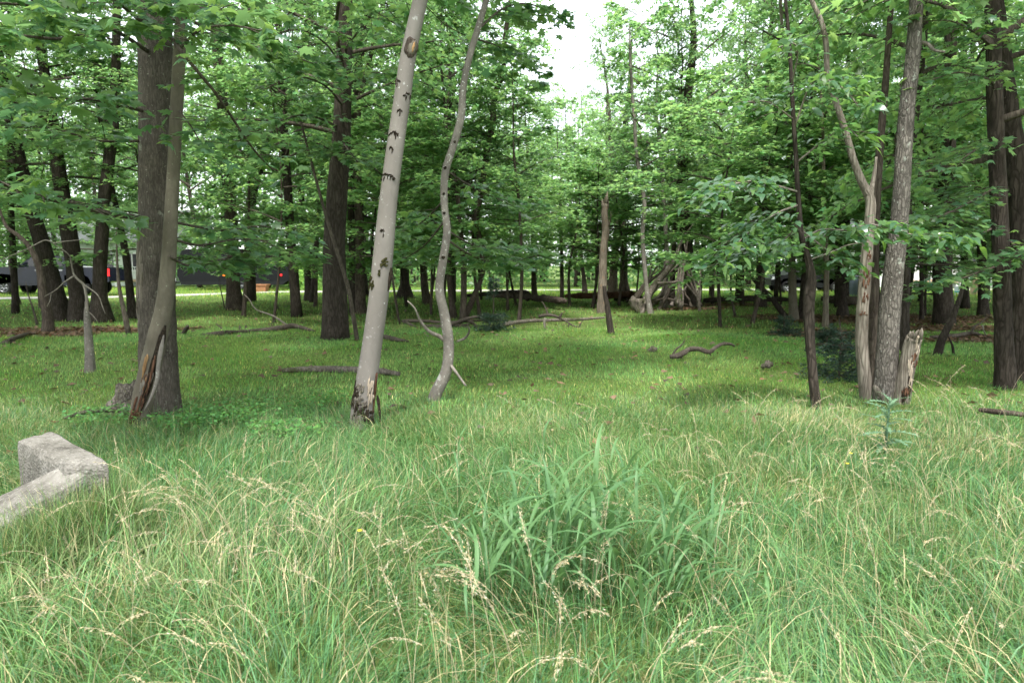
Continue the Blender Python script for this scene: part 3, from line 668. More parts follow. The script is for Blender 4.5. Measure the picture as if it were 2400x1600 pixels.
# right edge
u1, PU1, RU1 = tree('lichen-flecked dark trunk near the right edge, left of the pair', [(2356, 912, 44), (2354, 840, 38), (2350, 720, 36), (2346, 600, 35), (2338, 400, 33), (2330, 200, 31), (2325, 0, 29)], 'bark_dark', 12, 'und1', 2.6, .95, amp=.2, flare=.1, kz=5)
u2, PU2, RU2 = tree('black trunk cut by the right edge of the picture', [(2396, 906, 56), (2394, 820, 48), (2394, 700, 46), (2392, 550, 46), (2386, 414, 44), (2362, 250, 40), (2342, 96, 38), (2330, 0, 36)], 'bark_dark', 13, 'can1', 4.2, .9, amp=.2, flare=.1, kz=5, Y=9.2)
fo = Foliage(u1, 'maple', 'leaf_maple', 44, .105)
for k, pts in enumerate(([(2350, 520, 8.8), (2280, 560, 8.6), (2200, 590, 8.5), (2130, 610, 8.6)], [(2348, 620, 8.8), (2290, 640, 8.5), (2230, 660, 8.4), (2180, 670, 8.4)],
                        [(2346, 430, 8.8), (2280, 470, 8.4), (2220, 500, 8.2), (2160, 520, 8.2)], [(2360, 560, 8.8), (2400, 590, 8.3), (2440, 600, 8)], [(2344, 330, 8.8), (2290, 350, 8.3), (2230, 390, 8.1), (2170, 420, 8.2)],
                        [(2340, 200, 8.8), (2300, 180, 8.2), (2240, 170, 7.9), (2180, 190, 7.8)], [(2338, 120, 8.8), (2290, 80, 8.2), (2230, 50, 7.9), (2160, 50, 7.8)], [(2350, 480, 8.9), (2300, 440, 9.6), (2220, 440, 10.2)])):
    fo.bough(branch_px(pts), .016, .005, 13, .55, 12, .25)
fo.finish(240)

# --- trees of the middle distance, each measured -------------------------------------------------
MID = [
 # label, stem, bark, height, crown, crown base, crown width
 ('thickest dark trunk left of centre, flared at its foot, left of the pale leaning tree', [(788, 792, 66), (787, 740, 58), (784, 660, 54), (784, 560, 50), (791, 450, 47), (800, 330, 42), (807, 127, 36), (808, 0, 34)], 'bark_dark', 16, 'can1', 3.9, 1.15),
 ('thin straight lighter stem just right of the thickest dark trunk', [(846, 735, 24), (843, 640, 22), (842, 500, 21), (836, 380, 19), (840, 250, 14), (862, 160, 11)], 'bark_brown', 12, 'und3', 3.6, 1.0),
 ('dark stem hidden behind the thickest trunk, beside the thin lighter stem', [(833, 734, 26), (830, 650, 22), (826, 520, 20), (822, 300, 18), (850, 100, 16)], 'bark_dark', 13, 'can3', 5.0, .9),
 ('dark left trunk leaning left with flared foot, its upper stem crossing the truck hood', [(146, 750, 58), (136, 712, 42), (118, 640, 36), (96, 560, 33), (76, 500, 31), (58, 430, 29), (28, 300, 26), (5, 180, 22)], 'bark_dark', 14, 'can3', 4.2, 1.0),
 ('reddish slender stem in front of the leaning dark trunk at far left', [(113, 785, 24), (112, 740, 22), (104, 700, 18), (92, 630, 14), (70, 580, 11), (40, 550, 9), (18, 535, 8)], 'bark_brown', 3.2, None, 0, 0),
 ('dark trunk leaning left, second of the four trunks over the truck', [(188, 752, 46), (182, 690, 36), (172, 610, 35), (160, 540, 34), (150, 480, 32), (135, 380, 28), (118, 260, 24)], 'bark_dark', 14, 'can1', 4.0, 1.0),
 ('dark trunk with spread root foot, third of the four trunks over the truck', [(240, 756, 56), (234, 715, 36), (234, 640, 30), (240, 540, 28), (246, 450, 26), (255, 380, 24), (268, 271, 22), (272, 134, 19), (275, 0, 17)], 'bark_dark', 14, 'can2', 4.4, .95),
 ('thin dark trunk curving left as it rises, fourth over the truck', [(313, 746, 22), (305, 690, 17), (298, 620, 16), (290, 570, 15), (278, 515, 14), (262, 440, 12), (250, 360, 10)], 'bark_dark', 9, 'und1', 3.2, .85),
 ('thin crooked dead sapling with bare twisted twigs left of the big rough trunk', [(211, 868, 21), (209, 820, 18), (206, 770, 15), (203, 735, 11)], 'bark_slim', 1.05, None, 0, 0),
 ('brown straight trunk before the dark trailer', [(553, 728, 46), (548, 690, 32), (545, 600, 28), (541, 500, 27), (537, 380, 26), (522, 250, 24), (510, 120, 22), (505, 0, 20)], 'bark_brown', 15, 'can2', 4.6, 1.1),
 ('dark trunk right of the brown one by the trailer, leaning right high up', [(584, 708, 28), (586, 660, 25), (584, 560, 22), (590, 460, 22), (608, 390, 22), (634, 330, 22), (664, 255, 22), (689, 191, 21), (710, 115, 19), (735, 0, 17)], 'bark_dark', 14, 'can3', 5.2, 1.0),
 ('slender dark trunk on the bright verge left of the thickest trunk', [(727, 704, 24), (722, 660, 16), (718, 580, 15), (708, 480, 14), (700, 380, 13), (694, 250, 12)], 'bark_dark', 12, 'und3', 3.2, 1.0),
 ('trunk with swollen black foot on the verge right of the leaning pale tree', [(949, 698, 44), (949, 670, 24), (948, 600, 20), (950, 480, 19), (955, 300, 17)], 'bark_dark', 14, 'can1', 4.0, 1.0),
 ('brown flared trunk left of the wavy pale stem', [(1002, 714, 22), (996, 680, 18), (992, 620, 16), (990, 520, 15), (1000, 350, 13)], 'bark_brown', 12, 'can2', 3.0, .95),
 ('left stem of the V-shaped pair above the twig heap', [(1064, 746, 16), (1058, 700, 13), (1052, 640, 12), (1052, 560, 11), (1048, 440, 10)], 'bark_brown', 9, 'und1', 2.6, .9),
 ('upright middle stem rising from the twig heap', [(1084, 752, 15), (1087, 700, 14), (1087, 640, 14), (1085, 585, 13), (1078, 530, 11), (1070, 440, 10)], 'bark_brown', 8.5, 'und2', 2.4, .85),
 ('stem leaning right from the twig heap then climbing in long curves', [(1088, 750, 16), (1102, 715, 13), (1118, 675, 12), (1131, 645, 12), (1128, 580, 12), (1116, 510, 13), (1129, 446, 14), (1142, 351, 14), (1155, 287, 15), (1158, 230, 13), (1179, 166, 12), (1183, 96, 11), (1196, 0, 10)], 'bark_brown', 10, 'und3', 4.6, .85),
 ('bare dark stem standing on the lawn beside the long fallen branch', [(1216, 755, 9), (1220, 705, 8), (1223, 650, 8), (1221, 560, 7), (1215, 460, 7)], 'bark_brown', 7, 'thin', 2.2, 1.1),
 ('stem growing behind the grey fallen log, left of the dead snag', [(1253, 700, 15), (1251, 660, 12), (1250, 600, 10), (1246, 500, 9), (1238, 380, 8)], 'bark_brown', 9, 'und3', 2.6, .75),
 ('slender reddish stem in front of the log end, left of the snag', [(1317, 702, 10), (1317, 640, 9), (1316, 580, 8), (1313, 480, 7)], 'bark_brown', 8, 'thin', 2.4, 1.0),
 ('dark stem at the black broken end of the reddish log', [(1372, 690, 13), (1368, 650, 10), (1362, 600, 9), (1356, 520, 8)], 'bark_dark', 8, 'und1', 2.3, .75),
 ('black flared trunk behind the reddish fallen log', [(1463, 690, 30), (1462, 660, 19), (1462, 600, 17), (1460, 540, 16), (1458, 400, 15), (1470, 250, 13)], 'bark_dark', 14, 'can2', 4.4, .75),
 ('brown trunk touching the black flared trunk on its left', [(1436, 692, 26), (1437, 650, 20), (1440, 600, 18), (1446, 540, 15), (1436, 420, 13)], 'bark_brown', 13, 'und3', 3.6, .7),
 ('thin pale curving stem right of the snag, rising into the bright leaves', [(1524, 736, 14), (1517, 690, 11), (1512, 640, 10), (1508, 590, 10), (1506, 540, 10), (1511, 488, 9), (1503, 424, 9), (1492, 367, 8), (1487, 287, 8), (1480, 191, 7), (1476, 110, 6)], 'bark_slim', 9, 'thin', 3.4, 1.1),
 ('stem in front of the brush heap, left of two', [(1554, 722, 17), (1558, 680, 14), (1562, 620, 13), (1561, 560, 11), (1556, 480, 10), (1548, 350, 9)], 'bark_slim', 10, 'und1', 3.0, .8),
 ('stem in front of the brush heap, right of two', [(1574, 718, 16), (1575, 680, 14), (1577, 620, 12), (1582, 540, 11), (1590, 440, 10)], 'bark_brown', 10, 'und3', 3.0, .8),
 ('stout grey trunk at the right end of the brush heap', [(1617, 720, 36), (1616, 680, 28), (1614, 620, 27), (1606, 540, 26), (1600, 400, 24), (1610, 250, 20)], 'bark_dark', 14, 'can1', 3.4, .9),
 ('trunk right of the brush heap near the bright streaked lawn', [(1733, 706, 20), (1732, 660, 15), (1732, 600, 15), (1736, 500, 14), (1740, 350, 13)], 'bark_dark', 13, 'can3', 3.0, .85),
 ('squat broad dark trunk left of the parked black car', [(1783, 722, 30), (1781, 690, 22), (1782, 640, 19), (1784, 560, 18), (1790, 420, 16), (1798, 250, 14)], 'bark_dark', 14, 'can1', 3.0, .85),
 ('olive straight trunk right of the parked black car', [(1862, 752, 22), (1858, 700, 18), (1857, 630, 16), (1854, 540, 14), (1852, 400, 13), (1845, 250, 11)], 'bark_olive', 12, 'und1', 3.2, .95),
 ('dark twin leaning against the olive straight trunk', [(1882, 750, 24), (1882, 700, 16), (1886, 640, 13), (1892, 560, 12), (1900, 440, 10)], 'bark_dark', 11, 'und3', 3.0, .9),
 ('pale thin barkless trunk between the crooked stem and right cluster', [(1934, 768, 14), (1936, 700, 12), (1937, 640, 12), (1934, 560, 10), (1930, 480, 9)], 'snag_wood', 8, 'thin', 2.6, 1.0),
 ('dark flared trunk behind the pale thin one, left of the right cluster', [(1974, 742, 28), (1974, 700, 17), (1974, 640, 15), (1976, 540, 14), (1980, 400, 13)], 'bark_dark', 12, 'can2', 2.8, .85),
 ('black trunk half hidden behind the thickest trunk of the right cluster', [(2116, 828, 34), (2116, 760, 26), (2118, 680, 24), (2124, 560, 22), (2130, 400, 20)], 'bark_dark', 12, 'und2', 3.0, .9),
 ('broad dark trunk before the white house at right', [(2212, 760, 46), (2212, 720, 40), (2208, 660, 38), (2212, 560, 36), (2220, 400, 32), (2225, 200, 28)], 'bark_dark', 14, 'und1', 2.4, 1.2),
 ('narrow dark trunk between the picnic table and the slide', [(2160, 752, 11), (2160, 700, 8), (2159, 640, 8), (2158, 540, 7)], 'bark_dark', 9, 'und3', 2.8, .8),
 ('dark trunk cluster stem right of the slide, its base in brown leaves', [(2305, 745, 26), (2304, 700, 20), (2302, 620, 19), (2296, 480, 17), (2290, 300, 15)], 'bark_dark', 12, 'und2', 2.5, 1.0),
 ('tall dark trunk high at right with curved upper stem', [(2262, 724, 18), (2262, 660, 14), (2258, 560, 14), (2250, 430, 14), (2240, 300, 14), (2262, 180, 13), (2250, 60, 12)], 'bark_dark', 12, 'can3', 4.4, .8),
]
MT = []
for lab, px, bk, H, cr, hb, sx in MID:
    MT.append(tree(lab, px, bk, H, cr, hb, sx, flare=.22, amp=.16))
fo = Foliage(MT[0][0], 'maple', 'leaf_maple', 46, .13)
for pts in ([(800, 380, 15), (770, 350, 13.5), (720, 330, 12.5), (660, 340, 12)], [(805, 250, 15), (760, 200, 13), (690, 180, 12), (620, 210, 11.4)], [(805, 180, 15), (770, 110, 12.5), (700, 70, 11.5), (610, 90, 11)], [(800, 330, 15), (830, 370, 13.5), (850, 390, 12.6)],
            [(806, 120, 15), (850, 60, 12.5), (880, 30, 11.5), (930, 60, 11)], [(806, 220, 15), (840, 180, 13), (890, 170, 12.2)], [(800, 300, 15), (720, 270, 13.4), (640, 290, 12.6), (560, 330, 12)]):
    fo.bough(branch_px(pts), .025, .008, 14, .85, 14, .2)
fo.finish(120)
# extra details on a few of them
sap, PSp, RSp = MT[8]
def twig(tr, pts, r0, r1, mat='twig_pale', name='dead_twig', n=14):
    MB().tube(branch_px(pts, n), np.linspace(r0, r1, n), 6, disp=bark_disp(2, .15, 2, 12)).obj(name, M[mat], tr)
Ys = PSp[1][1]
for pts, r0 in (([(204, 740, Ys), (203, 700, Ys), (195, 665, Ys), (174, 646, Ys), (166, 610, Ys - .1), (160, 595, Ys - .2), (125, 570, Ys - .3)], .025), ([(174, 646, Ys), (190, 662, Ys), (228, 690, Ys), (240, 718, Ys), (247, 735, Ys)], .014),
                ([(172, 647, Ys), (150, 662, Ys), (130, 680, Ys), (104, 695, Ys)], .012), ([(204, 728, Ys), (216, 738, Ys), (228, 752, Ys)], .008), ([(120, 688, Ys), (117, 705, Ys), (110, 718, Ys)], .006),
                ([(125, 570, Ys - .3), (105, 563, Ys - .3), (60, 585, Ys - .4), (0, 610, Ys - .5)], .010), ([(125, 570, Ys - .3), (150, 566, Ys - .3), (190, 562, Ys - .2)], .008)):
    twig(sap, pts, r0, .005)
# leaning thin pole against the thickest dark trunk
po = thing('leaning_pole', G(838, 810), 'thin bare pole leaning left across the thickest dark trunk', 'dead sapling')
twig(po, [(840, 815, 14.6), (828, 740, 14.4), (815, 670, 14.2), (790, 590, 14.0), (768, 520, 13.9), (735, 400, 13.8), (705, 285, 13.7)], .05, .02, 'twig', 'trunk', 20)
# dead snag with jagged top
b0 = G(1410, 735); sn = thing('dead_snag', (b0[0], b0[1], 0), 'broken-topped pale dead snag standing alone mid-lawn', 'dead tree')
Q = np.array([np.r_[A(u, v, b0[1]), w_ / 2 / FPX * b0[1]] for u, v, w_ in ((1410, 745, 24), (1411, 700, 21), (1413, 640, 18), (1415, 580, 16), (1420, 540, 17), (1417, 500, 15), (1419, 478, 14))]); Q = spline(Q, 44)
MB().tube(Q[:, :3], Q[:, 3], 24, disp=bark_disp(91, .25, 3, 2.2)).obj('trunk', M['snag_wood'], sn)
for u0, u1_, v1, r_ in ((1413, 1412, 466, .06), (1419, 1424, 448, .09), (1424, 1426, 470, .05)):
    MB().tube(np.array([A(u0, 490, b0[1]), A((u0 + u1_) / 2, (482 + v1) / 2, b0[1]), A(u1_, v1, b0[1])]), [r_, r_ * .7, .008], 7).obj('splinter', M['snag_wood'], sn)
twig(sn, [(1422, 535, b0[1]), (1428, 525, b0[1] - .1), (1432, 505, b0[1] - .2), (1431, 496, b0[1] - .2)], .04, .01, 'snag_wood', 'broken_stub')
b0 = G(1431, 785); dk = thing('dead_tree', (b0[0], b0[1], 0), 'short dark dead stem in front of the pale snag, leaning on it', 'dead tree')
twig(dk, [(1434, 792, b0[1]), (1429, 760, b0[1]), (1424, 720, b0[1]), (1418, 690, b0[1]), (1416, 670, b0[1])], .085, .04, 'bark_dark', 'trunk', 16)
# thin bare saplings
def sapling(label, pts, r0, r1=.006, mat='twig', extra=()):
    g = G(pts[0][0], pts[0][1]); o = thing('bare_sapling', (g[0], g[1], hgt(g[0], g[1])), label, 'sapling')
    twig(o, [(u, v, g[1]) for u, v in pts], r0, r1, mat, 'stem')
    for e in extra: twig(o, [(u, v, g[1]) for u, v in e], r0 * .5, .004, mat, 'twig')
sapling('bare stick sapling on the verge before the truck wheel', [(88, 762), (78, 725), (66, 690), (60, 660)], .04)
sapling('tiny forked bare sapling right of the truck', [(302, 785), (294, 745), (284, 700), (276, 640), (272, 520)], .07)
sapling('bent black sapling on the lawn beside the trailer', [(651, 728), (648, 710), (646, 690), (648, 668)], .035)
sapling('hair-thin sapling left of the brown trailer trunk', [(527, 728), (522, 700), (516, 670), (512, 640)], .03)
sapling('thin black sapling right of the brush heap, bent at its foot', [(1723, 742), (1718, 715), (1713, 690), (1713, 640), (1716, 600), (1706, 540)], .045)
sapling('thin straight black sapling among the dead leaves', [(1975, 850), (1972, 800), (1969, 760), (1966, 742)], .035)
sapling('Y-shaped dark dead fork leaning right in the right shade', [(2196, 838), (2206, 800), (2222, 765), (2236, 735), (2252, 690), (2258, 660)], .085, .03, 'bark_dark', [[(2233, 866), (2234, 820), (2226, 795), (2216, 775)]])
sapling('slanting dark dead pole behind the small round spruce', [(1842, 745), (1826, 722), (1806, 695), (1780, 670), (1762, 650)], .10, .05, 'bark_dark')

# --- further trees of the wood, alike and unmeasured ---------------------------------------------
rng = np.random.default_rng(99)
taken = [np.array(x[0].location)[:2] for x in MT] + [np.array(o.location)[:2] for o in (t1, t2, mm, nn, s1, s3, rr_, u1, u2)]
ZL = {'l': ('slender dark tree in the shaded wood on the left, before the road', 'trees of the left wood'), 'c': ('slender tree in the wood beyond the clearing, before the road', 'trees beyond the clearing'),
      'r': ('slender dark tree in the deep shade of the right-hand wood', 'trees of the right wood')}
def filler(u, Y, wd, H, cr, hb, sx, bk):
    X = (u - 1200) / FPX * Y; zone = 'l' if u < 860 else ('c' if u < 1500 else 'r')
    size = 'low-leafed slender young' if wd < .15 else 'tall dark-trunked'; row = 'nearer' if Y < 25 else ('farther' if Y < 40 else 'beyond-road')
    lab = '%s tree, %s rows of the wood %s' % (size, row, {'l': 'left, toward truck and trailer', 'c': 'beyond the clearing', 'r': 'at right in deep shade'}[zone])
    lean = rng.normal(0, .05, 2); z = np.array([-.3, 0, H * .3, H * .65, H]); kn = rng.normal(0, .12, (5, 2)); kn[:2] = 0
    P = np.stack([X + lean[0] * z + kn[:, 0], Y + lean[1] * z + kn[:, 1], z + float(hgt(X, Y))], 1)
    Q = spline(np.c_[P, wd / 2 * np.array([1.35, 1.15, .85, .6, .15])], 16)
    tr = thing('tree', (X, Y, float(hgt(X, Y))), lab, 'tree', '%s %s in the %s rows' % ('young trees' if wd < .15 else 'tall trees', {'l': 'of the left wood', 'c': 'beyond the clearing', 'r': 'of the right wood'}[zone], row)); NTREE[0] += 1
    MB().tube(Q[:, :3], Q[:, 3], 10, disp=bark_disp(NTREE[0], .15, 3, 2, .2)).obj('trunk', M[bk], tr)
    add_crown(tr, Q[:, :3], cr, hb, H, sx, NTREE[0])
n_f = 0
for k in range(1200):
    if n_f >= 56: break
    Y = rng.uniform(17, 34.5); u = rng.uniform(-250, 2650)
    if 1130 < u < 1520 and (Y < 25 or rng.random() < .45): continue          # the clearing
    if 620 < u < 1130 and Y < 20: continue
    if u > 1500 and u < 1800 and Y < 22: continue
    p = np.array([(u - 1200) / FPX * Y, Y])
    if p[0] < -13 and Y > 29: continue
    if 95 < u < 300 or 425 < u < 530 or 600 < u < 690: continue
    if min(np.linalg.norm(p - q) for q in taken) < (1.5 if u > 1500 or u < 800 else 2.0): continue
    taken.append(p); n_f += 1
    small = rng.random() < .6
    gap = abs(u - 1275) < 120
    if small or gap: filler(u, Y, rng.uniform(.07, .13), rng.uniform(5, 7.5) if not gap else rng.uniform(4.5, 6.3), rng.choice(['und1', 'und2', 'und3']), rng.uniform(1.2, 1.9), rng.uniform(.85, 1.15), rng.choice(['bark_dark', 'bark_brown']))
    else: filler(u, Y, rng.uniform(.16, .32), rng.uniform(12, 16), rng.choice(['can1', 'can2', 'can3']), rng.uniform(2.8, 4.5), rng.uniform(.9, 1.2), 'bark_dark')
# leafy young trees round the clearing
for u, Y in ((935, 18.5), (1010, 22), (1125, 20), (1190, 25), (1335, 26.5), (1395, 29), (1470, 29.5), (1690, 17.5), (1765, 18.5), (1450, 27), (640, 19), (880, 25), (1670, 27), (1900, 19), (2060, 17), (2170, 21), (400, 20)):
    p = np.array([(u - 1200) / FPX * Y, Y])
    filler(u, Y, rng.uniform(.06, .11), rng.uniform(5, 7) if abs(u - 1285) > 160 else rng.uniform(4.2, 5.4), rng.choice(['und1', 'und2']), rng.uniform(1.25, 1.6), rng.uniform(.85, 1.1), rng.choice(['bark_dark', 'bark_brown']))
for u, Y in ((1350, 48), (1405, 50), (1190, 49), (30, 45.5), (150, 48), (240, 46), (360, 48.5), (-90, 43), (-200, 40), (470, 47.5), (2010, 47), (2290, 46.5), (2400, 44), (1880, 45.5), (2560, 42)):
    filler(u, Y, rng.uniform(.2, .32), rng.uniform(13, 17) * (.82 if 1250 < u < 1420 else 1), rng.choice(['can1', 'can2', 'can3']), rng.uniform(2.2, 3.2), rng.uniform(1.1, 1.35), 'bark_dark')
# canopy of the wood to either side; nearest trees, unseen, added to shade the ground
for u, Y in ((-500, 9), (-900, 6.2), (-700, 12), (3450, 6.4), (3000, 8.8), (-420, 18), (-350, 24), (2780, 10), (2950, 13), (2760, 17), (2700, 25)):
    filler(u, Y, .3, 14, 'can1', 5.0, 1.1, 'bark_dark')

# the wood beyond the road, one mass
def far_wood():
    rng = np.random.default_rng(5); b = MB(); P, D, N, Sz = [], [], [], []
    for k in range(150):
        Y = rng.uniform(47, 80); u = rng.uniform(-400, 2800); X = (u - 1200) / FPX * Y
        gap = abs(u - 1270) < 85
        if (X < -25 and X > -36.5 and Y < 61) or (22 < X < 38 and Y < 57): continue
        H = rng.uniform(13, 20) * (1 if not gap else .8); Rr = rng.uniform(2.6, 4.2); hb = rng.uniform(.8, 2.5)
        r0 = rng.uniform(.12, .25); ln = rng.normal(0, .5, 2)
        b.tube(np.array([[X, Y, -.2], [X + ln[0] * .4, Y, H * .4], [X + ln[0], Y + ln[1], H]]), [r0, r0 * .7, .03], 6, 1, cap=False)
        for j in range(30):                                   # leaf clumps in flat layers
            f = rng.random() ** .8; h = hb + (H - hb) * f; a = rng.uniform(0, 6.28); r = Rr * sqrt(rng.random()) * (1.05 - .6 * f)
            c = np.array([X + r * cos(a), Y + r * sin(a), h]); n = 46
            P.append(c + rng.normal(0, 1, (n, 3)) * np.array([.75, .75, .28])); D.append(rng.normal(0, 1, (n, 3)) * np.array([1, 1, .35])); N.append(np.array([0, 0, 1]) + rng.normal(0, .4, (n, 3))); Sz.append(rng.uniform(.22, .42, n))
    for k in range(330):                                       # undergrowth along the far side of the road
        near_ = k < 200; Y = rng.uniform(46.5, 53) if near_ else rng.uniform(50, 80); X = rng.uniform(-1.05, 1.05) * Y; n = 80
        if (X < -24 and X > -36.5 and Y < 61) or (22 < X < 38 and Y < 57): continue
        P.append(np.array([X, Y, rng.uniform(.3, 2.2) if near_ else rng.uniform(.8, 4.5)]) + rng.normal(0, 1, (n, 3)) * np.array([1.5, .8, .6])); D.append(rng.normal(0, 1, (n, 3))); N.append(np.array([0, 0, 1]) + rng.normal(0, .5, (n, 3))); Sz.append(rng.uniform(.2, .42, n))
    P, D, N, Sz = map(np.concatenate, (P, D, N, Sz)); n = len(P)
    V, F, k = leaf_geo('diamond', P, D, N, Sz); b.add(V, F, 0, leaf_cols(rng, n, k))
    tag(b.obj('far_wood', [M['leaf'], M['bark_dark']], local=True), 'mass of far leafy wood beyond the gravel road', 'wood', kind='stuff')
far_wood()

# ------------------------------------------------------------------ spruces
def spruce(label, u, v, H, Rb, seed, dens=1.0, bare=0.0):
    rng = np.random.default_rng(seed); g = G(u, v); base = np.array([g[0], g[1], float(hgt(g[0], g[1]))])
    o = thing('spruce_sapling', base, label, 'spruce'); MB().tube(base + np.array([[0, 0, -.1], [0, 0, H * .5], [.01, 0, H]]), [.02, .013, .004], 7).obj('trunk', M['twig'], o)
    br, P, D, N, Sz = MB(), [], [], [], []
    nw = max(4, int(H / .13))
    for q in range(nw):
        f = q / nw
        if bare and .30 < f < bare: continue
        for a in np.linspace(0, 2 * pi, 8, endpoint=False) + rng.uniform(0, 1):
            h = H * (.04 + .94 * np.clip(f + rng.normal(0, .5 / nw), 0, 1)); L = Rb * (1 - f) ** .8 * rng.uniform(.45, 1.2) + .06; s = np.linspace(0, 1, 5)
            pts = base + np.stack([cos(a) * L * s, sin(a) * L * s, h + L * (.12 * s - .28 * s ** 2 + .18 * s ** 3)], 1)
            br.tube(pts, np.linspace(.006, .002, 5), 3, cap=False)
            n = int(150 * L * dens) + 16; t_ = rng.uniform(.1, 1, n)
            sub = rng.choice([-1, 0, 1], n) * rng.uniform(.1, .32, n) * L * (1.1 - t_)
            p = base + np.stack([cos(a) * L * t_ - sin(a) * sub, sin(a) * L * t_ + cos(a) * sub, h + L * (.12 * t_ - .28 * t_ ** 2 + .18 * t_ ** 3) + rng.normal(-.015, .025, n)], 1)
            P.append(p); an = a + rng.normal(0, .8, n); D.append(np.stack([np.cos(an), np.sin(an), rng.normal(.1, .4, n)], 1)); N.append(rng.normal(0, 1, (n, 3)) + np.array([0, 0, .6])); Sz.append(rng.uniform(.04, .085, n))
    tag(br.obj('branches', M['twig'], o), kind='stuff')
    P, D, N, Sz = map(np.concatenate, (P, D, N, Sz)); T, F = SH['diamond']; SH['nd'] = (T * np.array([.35, 1, 1]), F)
    V, F, k = leaf_geo('nd', P, D, N, Sz); tag(MB().add(V, F, 0, leaf_cols(rng, len(P), k)).obj('needles', M['needle'], o), kind='stuff')
spruce('tall thin spruce sapling beside the twig heap, centre', 1157, 776, 1.35, .42, 1, .8, .62)
spruce('small round dark spruce at the edge of the right shade', 1836, 785, .55, .42, 2, .9)
spruce('wide dark spruce bush left of the right trunk cluster', 1966, 885, .72, .55, 3, .8)
spruce('little spruce tuft behind the crooked stem', 1938, 806, .42, .3, 4, 1.2)

# ------------------------------------------------------------------ fallen wood
def fallen(name, label, cat, pts, rads, mat, z=None, seg=14, extra=(), amp=.25, n=40, group=None, kz=5):
    """pts: (u, v, height of the axis over the ground)"""
    P = np.array([G(u, v, h) for u, v, h in pts]); Q = spline(np.c_[P, rads], n)
    o = thing(name, (Q[:, 0].mean(), Q[:, 1].mean(), 0), label, cat, group)
    MB().tube(Q[:, :3], Q[:, 3], seg, disp=bark_disp(len(label), amp, 2.5, kz)).obj('log' if max(rads) > .07 else 'stem', M[mat], o)
    for e in extra:
        p = np.array([G(u, v, h) for u, v, h in e[0]]) if len(e) < 4 else np.array([A(u, v, e[3]) for u, v in e[0]])
        q = spline(p, 12); MB().tube(q, np.linspace(e[1], e[1] * .3, 12), 6, disp=bark_disp(3, .2, 2, 10)).obj('side_branch', M[e[2]], o)
    return o
fallen('fallen_log', 'flat old grey log lying in grass behind the pale leaning tree', 'log', [(662, 868, .02), (720, 865, .04), (800, 866, .04), (880, 868, .04), (935, 876, .03)], [.03, .04, .045, .045, .03], 'log_grey', amp=.6)
Yb = G(1590, 838)[1]
fallen('fallen_branch', 'crooked dark dead branch arching over the bright lawn, right of centre', 'branch', [(1570, 836, .04), (1588, 834, .06), (1603, 826, .11), (1617, 818, .16), (1640, 818, .17), (1661, 825, .13), (1676, 815, .18), (1694, 806, .24), (1712, 806, .24), (1722, 811, .2)], [.03, .045, .042, .036, .033, .034, .028, .026, .02, .012], 'twig',
       extra=(([(1577, 830), (1585, 818), (1600, 806), (1605, 794)], .02, 'twig', Yb), ([(1592, 832), (1598, 840), (1602, 848)], .03, 'twig', Yb), ([(1660, 824), (1664, 829), (1666, 834)], .02, 'twig', Yb), ([(1694, 806), (1698, 798)], .014, 'twig', Yb), ([(1640, 818), (1634, 811)], .014, 'twig', Yb)), amp=.6, kz=16)
fallen('fallen_branch', 'long low dead branch with twigs across lawn left of the snag', 'branch', [(1180, 760, .05), (1240, 752, .09), (1300, 750, .09), (1360, 748, .1), (1418, 744, .12)], [.06, .05, .045, .04, .025], 'log_grey',
       extra=(([(1262, 742), (1280, 738), (1300, 740), (1325, 752), (1345, 764), (1360, 766)], .045, 'twig', 17.4), ([(1284, 738), (1278, 720), (1270, 706)], .03, 'twig', 17.4), ([(1278, 745), (1276, 760), (1280, 780)], .04, 'twig_pale', 17.2), ([(1334, 756), (1332, 766), (1333, 774)], .025, 'twig', 17.2), ([(1358, 766), (1362, 756), (1368, 750)], .02, 'twig', 17.2), ([(1312, 742), (1318, 732)], .04, 'twig', 17.4)))
fallen('fallen_branch', 'long thin dead branch on the left lawn with upright twig stubs', 'branch', [(472, 786, .04), (520, 780, .09), (560, 778, .06), (610, 774, .05), (660, 768, .1), (690, 764, .12), (738, 776, .03)], [.03, .05, .045, .05, .06, .06, .02], 'twig',
       extra=(([(522, 780), (518, 768), (506, 758)], .03, 'twig', 16.5), ([(564, 776), (561, 762)], .05, 'twig', 16.5), ([(576, 772), (577, 762)], .04, 'twig', 16.6), ([(640, 768), (636, 758), (645, 752)], .015, 'twig', 16.6), ([(676, 764), (640, 740), (600, 725), (585, 702), (572, 690)], .025, 'twig_pale', 16.8)))
fallen('fallen_branch', 'short forked dark stub sticking up right of the big rough trunk', 'branch', [(428, 784, .04), (434, 774, .16), (440, 764, .28)], [.05, .045, .03], 'twig')
fallen('fallen_log', 'grey weathered root-ended log lying left of the snag', 'log', [(1150, 694, .2), (1200, 694, .3), (1260, 698, .32), (1310, 704, .3), (1326, 706, .3)], [.05, .09, .11, .10, .06], 'bark_brown', amp=1.0, n=80, kz=4)
fallen('fallen_log', 'dark low log behind the grey root-ended one', 'log', [(1080, 694, .2), (1150, 688, .3), (1225, 686, .4), (1240, 690, .3)], [.06, .1, .12, .09], 'bark_dark', amp=.4)
fallen('fallen_log', 'reddish peeling log lying behind the pale snag', 'log', [(1326, 694, .25), (1370, 693, .3), (1430, 692, .32), (1480, 690, .33), (1497, 694, .3)], [.07, .10, .12, .12, .08], 'rot_red', amp=.9, n=70)
fallen('fallen_log', 'mossy yellow-green log end before the brush heap', 'log', [(1440, 700, .1), (1470, 699, .14), (1500, 700, .14), (1520, 704, .1)], [.08, .13, .13, .06], 'moss', amp=.4)
